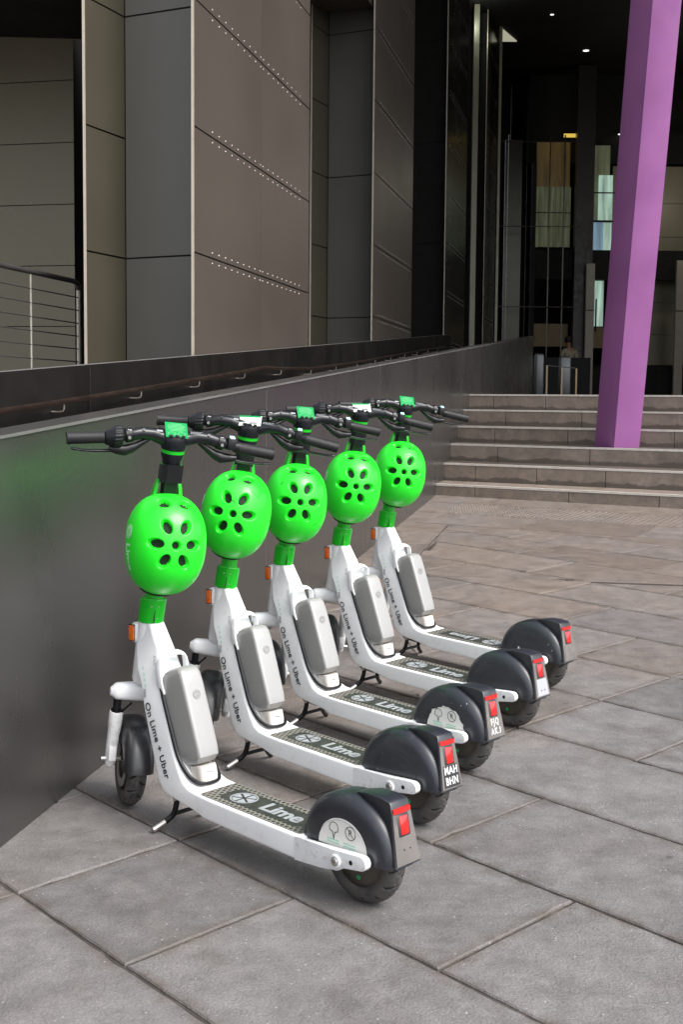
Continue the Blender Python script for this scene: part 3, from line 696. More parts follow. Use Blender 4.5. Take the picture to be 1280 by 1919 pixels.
lbox('header_beam', 4.05, 12, 4.0, 4.62, 26.3, MT['dark'], 0.2)
lbox('mullion', 4.90, 5.28, PLAT, 8.4, 26.0, mat('mullion_brown', (0.018, 0.013, 0.012), 0.4), 0.3)
lbox('mullion', 3.98, 4.06, PLAT, 6.4, 26.0, MT['dark'], 0.3)
lbox('wood_panel', 4.05, 4.88, 2.57, 3.06, 26.5, MT['wood'])
lbox('amber_wall', 4.15, 4.87, 5.5, 6.95, 26.6, MT['amberglow'])
bm = B()
pr = []
for i in range(61):
    x = 4.08 + 0.80 * i / 60; pr.append((x, 26.5 + 0.03 * math.sin(i * 1.1) + 0.015 * math.sin(i * 0.37)))
for z0, z1 in ((4.70, 5.42), (5.44, 5.98)):
    lo = [bm.verts.new((x * KL, y * KL, (z0 - 1.37) * KL + 1.37)) for x, y in pr]; hi = [bm.verts.new((x * KL, y * KL, (z1 - 1.37) * KL + 1.37)) for x, y in pr]
    for i in range(60): bm.faces.new((lo[i], lo[i + 1], hi[i + 1], hi[i]))
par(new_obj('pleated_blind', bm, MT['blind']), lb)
lbox('daylit_pane', 5.30, 5.62, 4.66, 5.25, 26.6, MT['blue_pane']); lbox('daylit_pane', 5.50, 5.80, 5.27, 6.25, 26.6, MT['sky_pane']); lbox('daylit_pane', 5.63, 5.80, 4.4, 5.25, 26.62, MT['sky_pane'])
lbox('daylit_pane', 5.34, 5.66, 3.02, 4.0, 26.6, MT['sky_pane']); lbox('glazing_bar', 5.3, 5.85, 5.25, 5.28, 26.5, MT['dark'], 0.03); lbox('glazing_bar', 5.3, 5.85, 5.85, 5.875, 26.5, MT['dark'], 0.03)
lbox('glazing_bar', 5.47, 5.50, 2.9, 3.6, 26.5, MT['dark'], 0.03)
lbox('amber_wall', 5.30, 5.75, 2.55, 3.0, 26.62, MT['wood'])
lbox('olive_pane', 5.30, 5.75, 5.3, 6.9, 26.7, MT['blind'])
bm = B(); box(bm, (4.80 * KL, 26.3 * KL, 5.58 * KL + 1.37 + .1), (0.38, 0.08, 0.10)); par(new_obj('lamp_strip', bm, MT['warm'], smooth=False), lb)
for yy in (281, 432, 577):
    z_ = 1.37 + (750 - yy) / 2270.93 * 26
    lbox('glazing_bar', 3.2, 4.95, z_ - .008, z_ + .008, 25.6, MT['bronze'], 0.04)
for px_ in (943, 1019, 1046):
    x_ = (px_ - 640) / 2270.93 * 25.7; lbox('glazing_bar', x_ - .012, x_ + .012, PLAT, 6.9, 25.7, MT['cl_dark'], 0.05)
lbox('recessed_panel', 3.42, 3.78, PLAT, 6.9, 26.2, MT['cl_dark'], 0.08)
# panelled wall at the right of the column
for i, (z0, z1) in enumerate(((2.20, 2.86), (2.87, 3.56), (3.57, 4.28), (4.29, 4.98), (4.99, 5.70), (5.71, 6.50))):
    lbox('wall_cladding', 5.86, 9.5, z0, z1, 26.9 + (0.0 if i != 3 else 0.004), MT['cl_sage'], 0.05)
lbox('counter_front', 5.2, 9.5, PLAT, 2.15, 26.2, MT['dark'], 0.3)
for x in (5.11, 7.01):
    z1 = (4.28 - 1.37) * KL + 1.37 if x < 6 else (4.36 - 1.37) * KL + 1.37
    t_ = tag(empty('door_jamb', (x * KL, 37.8, PLAT)), 'pale upright door jamb left of the purple column' if x < 6 else 'pale upright door jamb at the right edge of the lobby', 'door jamb', 'pale door jambs in the lobby')
    bm = B(); box(bm, ((x + .1) * KL, 37.8, (PLAT + z1) / 2), (0.26, 0.16, z1 - PLAT), bev=0.004); par(new_obj('upright', bm, MT['jamb'], smooth=False), t_)
    bm = B(); box(bm, ((x + .1) * KL, 37.715, 4.2), (0.25, 0.006, 0.03)); par(new_obj('joint_line', bm, MT['dark'], smooth=False), t_)
def pillarbox(name, x0, x1, z1, y, label, cat, m):
    t_ = tag(empty(name, ((x0 + x1) / 2, y, PLAT)), label, cat)
    bm = B(); box(bm, ((x0 + x1) / 2, y, (PLAT + z1) / 2), (x1 - x0, 0.3, z1 - PLAT - 0.04), bev=0.02); par(new_obj('body', bm, m), t_)
    bm = B(); box(bm, ((x0 + x1) / 2, y, z1 - 0.01), (x1 - x0 - 0.03, 0.27, 0.03), bev=0.008); par(new_obj('lid', bm, MT['black']), t_)
Yb = 27.0
def X_(px, Y=Yb): return (px - 640) / 2270.93 * Y
pillarbox('gate_pedestal', X_(999), X_(1013), 1.37 + (750 - 661) / 2270 * Yb, Yb, 'grey metal gate pedestal beside the end of the ramp wall', 'gate pedestal', MT['greymetal'])
pillarbox('gate_pedestal', X_(1052), X_(1071), 1.37 + (750 - 664) / 2270 * Yb, Yb + 0.5, 'grey metal gate pedestal in front of the lobby wood panel, behind the thin posts', 'gate pedestal', MT['greymetal'])
br = tag(empty('entry_barrier', (X_(1048), 26, PLAT)), 'low barrier of three thin bronze posts with a steel top rail', 'barrier')
for px, py in ((1021, 670), (1049, 674), (1076, 677)):
    bm = B(); box(bm, (X_(px, 26), 26, (PLAT + 1.37 + (750 - py) / 2670 * 26) / 2), (0.032, 0.032, 1.37 + (750 - py) / 2670 * 26 - PLAT)); par(new_obj('post', bm, MT['bronzepost'], smooth=False), br)
bm = B(); tube(bm, [(X_(1021, 26), 26, 1.37 + 79.5 / 2670 * 26), (X_(1076, 26), 26, 1.37 + 74 / 2670 * 26)], 0.01, 8); par(new_obj('top_rail', bm, MT['greymetal']), br)
# ceiling lights
for i, (x, y, zc_, r) in enumerate(((5.52, 33.3, 11.69, 0.05), (7.09, 36.6, 11.69, 0.09), (8.76, 39.2, 9.85, 0.09), (10.6, 37.6, 9.0, 0.09))):
    t_ = tag(empty('ceiling_light', (x, y, zc_)), ['tiny round downlight nearest the pillars', 'round downlight second from the pillars', 'round downlight third, just left of the purple column', 'round downlight right of the purple column above the panelled wall'][i], 'ceiling light', 'round downlights in the dark ceiling')
    bm = B(); cyl(bm, (x, y, zc_ + .008), (x, y, zc_ - .005), r * 1.1, n=20); par(new_obj('trim_ring', bm, MT['black']), t_)
    bm = B(); cyl(bm, (x, y, zc_ - .006), (x, y, zc_ - .011), r, n=20); par(new_obj('diffuser', bm, MT['lamp']), t_)
t_ = tag(empty('light_panel', (4.5, 35.2, 11.69)), 'small lit triangular ceiling panel above the dark pillars', 'ceiling light')
MT['panel_glow'] = glow('panel_glow', (0.75, 0.72, 0.55), 0.22)
bm = B(); q = [(4.28, 34.4), (4.45, 35.7), (4.92, 35.7)]
lo = [bm.verts.new((x, y, 11.66)) for x, y in q]; hi = [bm.verts.new((x, y, 11.69)) for x, y in q]; bm.faces.new(lo); bm.faces.new(hi)
for i in range(3): bm.faces.new((lo[i], lo[(i + 1) % 3], hi[(i + 1) % 3], hi[i]))
par(new_obj('diffuser', bm, MT['panel_glow'], smooth=False), t_)
# first: fourth pillar's lit return, light put into colour; second: pale fin
for (px0, px1, ytop, ybot, Y, lab) in ((874, 884, 38, 652, 32.6, 'pale full height strip standing for the lit return of the fourth pillar'), (921, 926, 75, 640, 34.5, 'thin pale metal fin under the lit ceiling panel')):
    x0, x1 = X_(px0, Y), X_(px1, Y); t_ = tag(empty('lit_return_or_fin', (x0, Y, PLAT)), lab, 'fin')
    bm = B(); box(bm, ((x0 + x1) / 2, Y, (PLAT + 11.68) / 2), (x1 - x0, 0.25, 11.68 - PLAT), bev=0.004); par(new_obj('lit_return_or_fin_blade', bm, MT['fin'], smooth=False), t_)
# lobby lamps (the photograph shows the lit ceiling fittings)
def pl(loc, e, col=(1, 0.92, 0.78), r=0.15):
    l = bpy.data.lights.new('lobby_lamp', 'POINT'); l.energy = e; l.color = col; l.shadow_soft_size = r
    o = bpy.data.objects.new('lobby_lamp', l); COL.objects.link(o); o.location = loc
pl((10.6, 36.0, 8.0), 28); pl((3.35, 31.6, 11.3), 14, (0.95, 1.0, 0.85), .08)

# a visitor standing inside the lobby, mostly hidden by the dark counter
def person(name, loc, label):
    r_ = tag(empty(name, loc), label, 'person')
    Vs = [(0, 0, .93, .13, .10), (0, 0, 1.10, .12, .09), (.01, 0, 1.28, .15, .10), (.02, -.02, 1.42, .12, .08), (.00, -.05, 1.50, .055, .055), (-.02, -.08, 1.57, .07, .075), (-.03, -.09, 1.66, .078, .09), (-.03, -.09, 1.73, .06, .07),
          (.19, -.01, 1.38, .055, .055), (.25, -.02, 1.14, .042, .042), (.20, -.16, .95, .034, .034), (.17, -.22, .90, .03, .02), (-.16, -.02, 1.38, .055, .055), (-.23, -.05, 1.14, .042, .042), (-.17, -.20, .98, .034, .034), (-.14, -.26, .95, .03, .02),
          (.09, 0, .86, .09, .09), (.10, .01, .48, .06, .06), (.10, .03, .08, .045, .05), (.10, -.10, .04, .04, .035), (-.09, 0, .86, .09, .09), (-.10, .01, .48, .06, .06), (-.10, .03, .08, .045, .05), (-.10, -.10, .04, .04, .035)]
    Es = [(0, 1), (1, 2), (2, 3), (3, 4), (4, 5), (5, 6), (6, 7), (3, 8), (8, 9), (9, 10), (10, 11), (3, 12), (12, 13), (13, 14), (14, 15), (0, 16), (16, 17), (17, 18), (18, 19), (0, 20), (20, 21), (21, 22), (22, 23)]
    def skin(sub, grow, nm, m, vs):
        me = bpy.data.meshes.new(nm); idx = {v: i for i, v in enumerate(vs)}
        me.from_pydata([Vs[v][:3] for v in vs], [(idx[a], idx[b]) for a, b in Es if a in idx and b in idx], [])
        o = bpy.data.objects.new(nm, me); COL.objects.link(o); md = o.modifiers.new('skin', 'SKIN')
        for v in vs: sv = me.skin_vertices[0].data[idx[v]]; sv.radius = (Vs[v][3] + grow, Vs[v][4] + grow); sv.use_root = (idx[v] == 0)
        s2 = o.modifiers.new('sub', 'SUBSURF'); s2.levels = s2.render_levels = 2
        dg = bpy.context.evaluated_depsgraph_get(); m2 = bpy.data.meshes.new_from_object(o.evaluated_get(dg)); bpy.data.objects.remove(o)
        for p in m2.polygons: p.use_smooth = True
        m2.materials.clear(); m2.materials.append(m); o2 = bpy.data.objects.new(nm, m2); COL.objects.link(o2); o2.parent = r_; return o2
    skin(2, 0, 'body', MT['skin'], list(range(24)))
    skin(2, .012, 'shirt', MT['cream'], [0, 1, 2, 3, 8, 9, 12, 13]); skin(2, .012, 'trousers', MT['trouser'], [0, 16, 17, 18, 20, 21, 22])
    bm = B(); bmesh.ops.create_uvsphere(bm, u_segments=24, v_segments=16, radius=1); bmesh.ops.scale(bm, vec=(.115, .12, .11), verts=bm.verts); bmesh.ops.translate(bm, vec=(-.03, -.075, 1.70), verts=bm.verts)
    for v in bm.verts: v.co += V((math.sin(v.co.z * 60) * .004, 0, 0))
    part_ = new_obj('hair', bm, MT['hair'], r_)
person('person', (6.52, 35.2, PLAT), 'person with dark hair in a cream top, partly hidden inside the lobby')
bm = B(); box(bm, (5.95, 34.4, PLAT + .58), (2.0, .5, 1.16), bev=.01)
tag(new_obj('reception_counter', bm, MT['trouser'], smooth=False), 'low black counter in front of the person in the lobby', 'counter')
# ------------------------------------------------------------------ scooter (local: x back, y right, z up; front wheel contact near origin)
RAKE = 0.206; PIV = V((0.098, 0, 0.578)); AX = V((math.sin(RAKE), 0, math.cos(RAKE)))
def ax(z): return 0.098 + (z - 0.578) * math.tan(RAKE)
RW = V((0.978, 0, 0.125)); FW = V((-0.012, 0, 0.124)); RT = 0.126
def part(name, bm, m, parent, **k): return new_obj(name, bm, m, parent, **k)

def tyre_bm(c, R, wd=0.029):
    """tyre with moulded curved grooves"""
    bm = B(); prof = []; gv = set()
    nP = 34
    for i in range(nP + 1):
        a = -2.15 + 4.3 * i / nP
        prof.append((R - wd * 1.0 + wd * math.cos(a) * 1.0, wd * math.sin(a) * 1.02))
    n = 288; rings = []
    for k in range(n):
        th = 2 * PI * k / n; ring = []
        for i, (r, y) in enumerate(prof):
            u_ = y / wd; g = 0
            if abs(u_) < 0.93 and r > R - wd:
                ph = (th * 15 / (2 * PI) + 0.42 * abs(u_) ** 1.4 + (0.5 if u_ > 0 else 0)) % 1.0
                if min(ph, 1 - ph) < 0.068 and 0.10 < abs(u_): g = 0.0042
                if abs(abs(u_) - 0.30 - 0.10 * math.sin(th * 15)) < 0.045: g = 0.0040
            rr = r - g; vv = bm.verts.new((c.x + math.cos(th) * rr, c.y + y, c.z + math.sin(th) * rr)); ring.append(vv)
            if g: gv.add(vv)
        rings.append(ring)
    for k in range(n):
        a, b = rings[k], rings[(k + 1) % n]
        for i in range(nP):
            f = bm.faces.new((a[i], a[i + 1], b[i + 1], b[i]))
            if sum(v in gv for v in f.verts) >= 3: f.material_index = 1
    return bm
def rim_bm(c, R, spokes=6, wd=0.020):
    bm = B(); ri = R - 0.030
    revolve_y(bm, [(ri, -wd - 0.004), (ri + 0.006, -wd), (ri - 0.004, -wd * 0.6), (ri - 0.006, 0), (ri - 0.004, wd * 0.6), (ri + 0.006, wd), (ri, wd + 0.004), (ri - 0.008, wd), (ri - 0.012, 0), (ri - 0.008, -wd)], c, 72, closed_prof=True)
    for k in range(spokes):
        a = 2 * PI * k / spokes + 0.3
        p0 = c + V((math.cos(a) * 0.030, 0, math.sin(a) * 0.030)); p1 = c + V((math.cos(a + 0.25) * (ri - 0.006), 0, math.sin(a + 0.25) * (ri - 0.006)))
        tube(bm, [p0, (p0 + p1) / 2, p1], [0.010, 0.0065, 0.008], 8, flat=1.6)
    revolve_y(bm, [(.0005, -.010), (ri - .010, -.012), (ri - .010, .012), (.0005, .010)], c, 48)
    revolve_y(bm, [(0.0005, -0.024), (0.030, -0.024), (0.038, -0.016), (0.038, 0.016), (0.030, 0.024), (0.0005, 0.024)], c, 40)
    return bm
def wheel(name, c, root, col_m=None):
    e = bpy.data.objects.new(name, None); COL.objects.link(e); e.parent = root
    part('tyre', tyre_bm(c, RT), [MT['tyre'], MT['groove']], e, sharp=50); part('rim', rim_bm(c, RT), MT['rim'], e)
    return e

def build_frame(root):
    S = [((.070, .583), (.133, .583), .030, .028, .012), ((.071, .555), (.150, .556), .033, .029, .012), ((.078, .50), (.173, .520), .042, .030, .010), ((.098, .452), (.191, .475), .054, .037, .010),
         ((.128, .408), (.205, .43), .061, .046, .009), ((.147, .345), (.229, .368), .0645, .055, .010), ((.171, .272), (.263, .296), .066, .060, .012), ((.198, .200), (.292, .232), .068, .063, .013),
         ((.2165, .146), (.318, .192), .069, .066, .014), ((.236, .1205), (.345, .163), .070, .069, .016), ((.262, .112), (.372, .151), .071, .072, .014), ((.31, .106), (.405, .1475), .072, .074, .012),
         ((.39, .096), (.445, .1465), .074, .0755, .010), ((.436, .085), (.47, .146), .075, .0765, .009), ((.60, .0805), (.60, .1445), .0755, .077, .009), ((.80, .0755), (.80, .1425), .0755, .077, .009),
         ((.835, .079), (.83, .139), .072, .073, .008)]
    bm = B(); loft(bm, [rrect(F, K, a, b, r, 6) for F, K, a, b, r in S])
    f = part('frame', bm, MT['white'], root, sharp=28)
    # head tube
    bm = B(); z0, z1 = .392, .583
    tube(bm, [(ax(z0) + .004, 0, z0), (ax(z0 + .012) + .004, 0, z0 + .012), (ax(.5), 0, .5), (ax(.57) - .001, 0, .57), (ax(z1), 0, z1)], [.030, .036, .0355, .036, .034], 32)
    part('head_tube', bm, MT['white'], f)
    # left grey facet insert and label strip
    # gasket
    bm = B()
    path = []
    for s in (-1, 1):
        seg = [(.200, s * .045, .425), (.2235, s * .0505, .378), (.2645, s * .0545, .2925), (.293, s * .0555, .232), (.319, s * .0545, .199), (.345, s * .0490, .174), (.368, s * .037, .161), (.377, s * .014, .1575)]
        path += seg if s == -1 else seg[::-1]
    path = [(x + .003, y, z + .002) for x, y, z in path]
    tube(bm, smoothpath(path, 5), .0062, 10); part('gasket', bm, MT['black'], f)
    # amber marker on its boss
    for s in (-1, 1):
        bm = B(); box(bm, (.066, s * .026, .549), (.030, .028, .062), bev=.011); bs = part('reflector_boss', bm, MT['white'], f)
        bm = B(); box(bm, (.062, s * .0425, .549), (.021, .008, .046), bev=.0035)
        bmesh.ops.rotate(bm, cent=(.062, s * .0425, .549), matrix=M.Rotation(-s * 0.18, 3, 'Z'), verts=bm.verts)
        part('amber_reflector', bm, MT['orange'], root)
        bm = B(); box(bm, (.061, s * .0405, .549), (.025, .006, .051), bev=.003); bmesh.ops.rotate(bm, cent=(.062, s * .0425, .549), matrix=M.Rotation(-s * 0.18, 3, 'Z'), verts=bm.verts)
        part('lens_frame', bm, MT['black'], root)
    # swing arms with axle bolts
    for s in (-1, 1):
        bm = B(); prof = [(.805, .1385), (.83, .140), (.95, .1475), (1.03, .154)]
        for i in range(9):
            a = PI / 2 - PI * i / 8; prof.append((1.043 + math.cos(a) * .018, .136 + math.sin(a) * .018))
        prof += [(.985, .109), (.972, .100), (.961, .096), (.948, .095), (.935, .092), (.90, .086), (.805, .077)]
        y0, y1 = (.066, .087) if s > 0 else (-.087, -.066)
        A_ = [bm.verts.new((x, y0, z)) for x, z in prof]; Bb = [bm.verts.new((x, y1, z)) for x, z in prof]
        bm.faces.new(A_); bm.faces.new(Bb)
        es = []
        for i in range(len(prof)):
            j = (i + 1) % len(prof); bm.faces.new((A_[i], A_[j], Bb[j], Bb[i]))
        bmesh.ops.recalc_face_normals(bm, faces=bm.faces)
        es = [e for e in bm.edges if abs(e.verts[0].co.y - e.verts[1].co.y) < 1e-6 and e.is_manifold]
        bmesh.ops.bevel(bm, geom=es, offset=.003, segments=2, affect='EDGES', profile=.6)
        for v in bm.verts:
            if abs(v.co.y) > .08 and v.co.x < .93: v.co.y = s * (.0777 + (abs(v.co.y) - .0777) * max(0, (v.co.x - .83) / .10) if v.co.x > .83 else .0777)
        arm = part('swing_arm', bm, MT['white_arm'], root)
        bm = B(); yo = s * .087
        revolve_y(bm, [(.0175, 0), (.0175, s * .005), (.0165, s * .0065), (.012, s * .0065), (.0115, s * .002)], V((.961, yo, .121)), 28); part('bolt_boss', bm, MT['white_arm'], arm)
        bm = B(); revolve_y(bm, [(.0115, s * .0005), (.0115, s * .006), (.0095, s * .0085), (.004, s * .0085), (.0035, s * .003), (.0003, s * .003)], V((.961, yo, .121)), 24); part('axle_bolt', bm, MT['steel'], arm)
        bm = B(); revolve_y(bm, [(.0062, s * .0008), (.0002, s * .0008)], V((1.012, yo, .131)), 14); part('bolt_hole', bm, MT['black'], arm)
    # underside dark mounting block
    bm = B(); loft(bm, [rrect((.235, .118), (.30, .112), .045, .045, .006), rrect((.252, .095), (.325, .088), .04, .04, .006)])
    part('stand_mount', bm, MT['black'], root)
    # deck mat
    bm = B(); pts = []
    for (cx, cy, a0) in ((.80, -.057, -90), (.80, .057, 0), (.420, .057, 90), (.420, -.057, 180)):
        for i in range(6):
            a = math.radians(a0 + 90 * i / 5); pts.append((cx + math.cos(a) * .010, cy + math.sin(a) * .010))
    def dz(x): return .1482 - (x - .41) * .0120
    lo = [bm.verts.new((x, y, dz(x) - .003)) for x, y in pts]; hi = [bm.verts.new((x, y, dz(x) + .0012)) for x, y in pts]
    bm.faces.new(hi)
    for i in range(len(pts)): bm.faces.new((lo[i], lo[(i + 1) % len(pts)], hi[(i + 1) % len(pts)], hi[i]))
    part('deck_mat', bm, MT['deck'], root, smooth=False)
    # side lettering on the left plate (mirrored plate carries it too)
    t_ = V((.103, 0, -.202)).normalized()
    for s in (-1, 1):
        bm = text_bm('On Lime + Uber', .0335, bold=0.0003, spacing=1.03)
        xs = [v.co.x for v in bm.verts]; wd = max(xs) - min(xs); bmesh.ops.scale(bm, vec=(.226 / wd, 1, 1), verts=bm.verts)
        if s == -1: place_bm(bm, t_, (-t_.z, 0, t_.x), (.2155, -.0685, .260))
        else: place_bm(bm, -t_, (-t_.z, 0, t_.x), (.2155, .0685, .260))
        # bend onto the widening plate
        for v in bm.verts:
            k = min(1, max(0, (.40 - v.co.z) / .28)); v.co.y = s * (.0632 + .0062 * k + .0008) + (v.co.y - s * .0685)
        part('side_lettering', bm, MT['textblack'], f)
    # small faint decals above lettering
    bm = B()
    for r, (dx, ln) in enumerate(((0, .018), (.008, .022), (.016, .02), (.024, .024))):
        for q in range(3):
            box(bm, (.140 + r * .005, -.0597 - .0003 - r * .0006, .455 - r * .0165 + q * .003), (.0075, .0005, .0012))
    part('decal', bm, MT['textgreen'], f)
    bm = B()
    for q in range(9): box(bm, (.153, -.0632, .398 - q * .0028), (.010 if q % 2 else .013, .0008, .0014))
    part('code_label', bm, MT['textgrey'], f)
    bm = B()
    for q in range(7): box(bm, (.178, -.0475 + .0012 * (q % 2), .498 - q * .0042), (.011, .0008, .0013))
    part('vent_marks', bm, MT['textgrey'], f)

def build_battery(root):
    S = [((.318, .200), (.344, .206), .032, .028, .010), ((.298, .203), (.362, .2165), .041, .034, .012), ((.280, .217), (.3735, .236), .0485, .037, .011), ((.268, .245), (.3675, .262), .0500, .0375, .011),
         ((.230, .329), (.334, .350), .0495, .038, .011), ((.200, .399), (.303, .432), .0475, .038, .012), ((.200, .428), (.290, .462), .045, .037, .013), ((.212, .452), (.279, .4735), .040, .034, .014), ((.222, .462), (.262, .477), .030, .025, .012)]
    bm = B(); loft(bm, [rrect(F, K, a, b, r, 7) for F, K, a, b, r in S])
    b = part('battery', bm, MT['silver'], root, sharp=40)
    bm = B(); path = smoothpath([(.213, -.0465, .392), (.206, -.050, .43), (.203, -.049, .468), (.208, -.038, .496), (.214, -.012, .508), (.214, .012, .508), (.208, .038, .496), (.203, .049, .468), (.206, .050, .43), (.213, .0465, .392)], 7)
    n = len(path); rings = []
    for i, p in enumerate(path):
        t = (path[min(i + 1, n - 1)] - path[max(0, i - 1)]).normalized(); dpt = V((.93, 0, -.36)); q = t.cross(dpt).normalized(); dd = q.cross(t).normalized()
        endk = min(i, n - 1 - i) / 10.0; wd = .0125 + .004 * max(0, 1 - endk); th = .0045
        rings.append([p + dd * (math.cos(2 * PI * k / 14) * wd) + q * (math.copysign(abs(math.sin(2 * PI * k / 14)) ** .7, math.sin(2 * PI * k / 14)) * th) for k in range(14)])
    loft(bm, rings); part('handle', bm, MT['white'], b)
    bm = B(); loft(bm, [rrect((.322, .158), (.382, .152), .033, .031, .02, 7), rrect((.318, .178), (.381, .181), .034, .032, .02, 7), rrect((.316, .200), (.374, .208), .034, .031, .02, 7)])
    c = part('connector', bm, MT['socket'], b)
    bm = B(); tube(bm, smoothpath([(.372, -.022, .200), (.3795, -.010, .193), (.3805, .008, .192), (.374, .020, .197)], 4), .0012, 6); part('seam', bm, MT['textgrey'], c)
    # embossed round emblem on the top of the back face
    bm = B(); emblem_bm(bm, .0135, .0005); bmesh.ops.rotate(bm, cent=(0, 0, 0), matrix=M.Rotation(PI / 6, 3, 'Z'), verts=bm.verts)
    d = (V((.303, 0, .432)) - V((.334, 0, .350))).normalized()
    place_bm(bm, (0, 1, 0), d, V((.3145, 0, .4025)) + V((d.z, 0, -d.x)) * .0002); part('embossed_emblem', bm, mat('emboss', (.27, .27, .265), .3, metal=.4), b)
    return b

def fender_shell(c, R, hw, a0, a1, n=72, side_r=.05, th=.003, slope=0.0, shoulder=.055):
    bm = B(); prof = []
    sr = R - shoulder
    prof.append((side_r, -hw)); prof.append(((side_r + sr) / 2, -hw)); prof.append((sr, -hw * .99))
    m = 9
    for i in range(1, m): a = PI / 2 * i / m; prof.append((sr + math.sin(a) * (R - sr), -hw * .99 * math.cos(a) ** .55))
    prof.append((R, 0)); prof += [(r, -y) for r, y in prof[:-1][::-1]]
    inner = [(r - th if r > sr * 1.0 else r, y * (1 - th / hw)) for r, y in prof]
    revolve_y(bm, prof + inner[::-1], c, n, a0, a1, closed_prof=True)
    return bm

def build_rear(root):
    c = V((.958, 0, .129))
    bm = fender_shell(c, .158, .060, math.radians(-1), math.radians(181), 80, side_r=.012, shoulder=.052)
    for v in bm.verts:
        v.co.z = c.z + (v.co.z - c.z) * .955; v.co.x -= .006 * max(0, min(1, (c.x - v.co.x) / .1))
    f = part('rear_fender', bm, MT['fender'], root, sharp=40)
    # moulded arc line on both sides
    for s in (-1, 1):
        bm = B(); tube(bm, [(c.x - .002 + math.cos(a) * .086, s * .0603, c.z + math.sin(a) * .086) for a in [PI * i / 30 * 0.96 + .03 for i in range(31)]], .0008, 6); part('side_rib', bm, MT['fender'], f)
    # squared tail housing
    S = [((.985, .285), (.985, .2948), .026, .026), ((1.03, .262), (1.03, .2995), .034, .031), ((1.06, .238), (1.065, .2950), .039, .0335), ((1.075, .21), (1.090, .2870), .042, .0345)]
    bm = B()
    prof = [(.965, .2825), (1.01, .2925), (1.055, .2925), (1.083, .2885), (1.0905, .284), (1.0955, .262), (1.108, .205), (1.118, .16), (1.1235, .134), (1.10, .135), (1.07, .135), (1.04, .20), (.985, .26)]
    hw = [.020, .030, .0325, .0335, .034, .035, .039, .043, .047, .040, .020, .015, .015]
    Lr = [bm.verts.new((x, -h, z)) for (x, z), h in zip(prof, hw)]; Rr = [bm.verts.new((x, h, z)) for (x, z), h in zip(prof, hw)]
    n = len(prof)
    for i in range(n): j = (i + 1) % n; bm.faces.new((Lr[i], Lr[j], Rr[j], Rr[i]))
    bm.faces.new(Lr); bm.faces.new(Rr)
    bmesh.ops.triangulate(bm, faces=[fc for fc in bm.faces if len(fc.verts) > 4])
    bmesh.ops.recalc_face_normals(bm, faces=bm.faces)
    es = [e for e in bm.edges if e.verts[0].co.y * e.verts[1].co.y > 0 and e.is_manifold and e.calc_face_angle(0) > .6]
    bmesh.ops.bevel(bm, geom=es, offset=.0035, segments=3, affect='EDGES', profile=.5)
    part('tail_housing', bm, MT['fender'], f, sharp=45)
    # lights
    d = V((.034, 0, -.157)).normalized()
    def tp(z, out_=0.0):   # point on rear face at height z
        x = 1.0905 + (.284 - z) * .22; return V((x + .97 * out_, 0, z + .2 * out_))
    bm = B(); p = tp(.2655, .001); rings = []
    for i in range(13):
        y = -.031 + .062 * i / 12; bow = .004 * (1 - (y / .031) ** 2)
        q = V((p.x + bow, y, p.z)); rings.append([q + V((.003, 0, .0055)), q + V((.0045, 0, -.0055)), q + V((-.006, 0, -.0065)), q + V((-.006, 0, .0055))])
    loft(bm, rings); part('tail_light', bm, MT['red'], f, sharp=30)
    bm = B(); p = tp(.229, .002); box(bm, p, (.010, .031, .047), M.Rotation(-.217, 4, 'Y'), bev=.0035); part('red_reflector', bm, MT['red'], f)
    bm = B(); p = tp(.229, 0.0); box(bm, p, (.009, .044, .056), M.Rotation(-.217, 4, 'Y'), bev=.005); part('lens_surround', bm, MT['fender'], f)
    wheel_r = wheel('rear_wheel', RW, root)
    bm = B(); revolve_y(bm, [(.006, -.0265), (.0055, -.028), (.0002, -.028)], RW + V((.006, -.001, -.056)), 14); part('valve_cap', bm, MT['greendot'], wheel_r)
    return f, tp

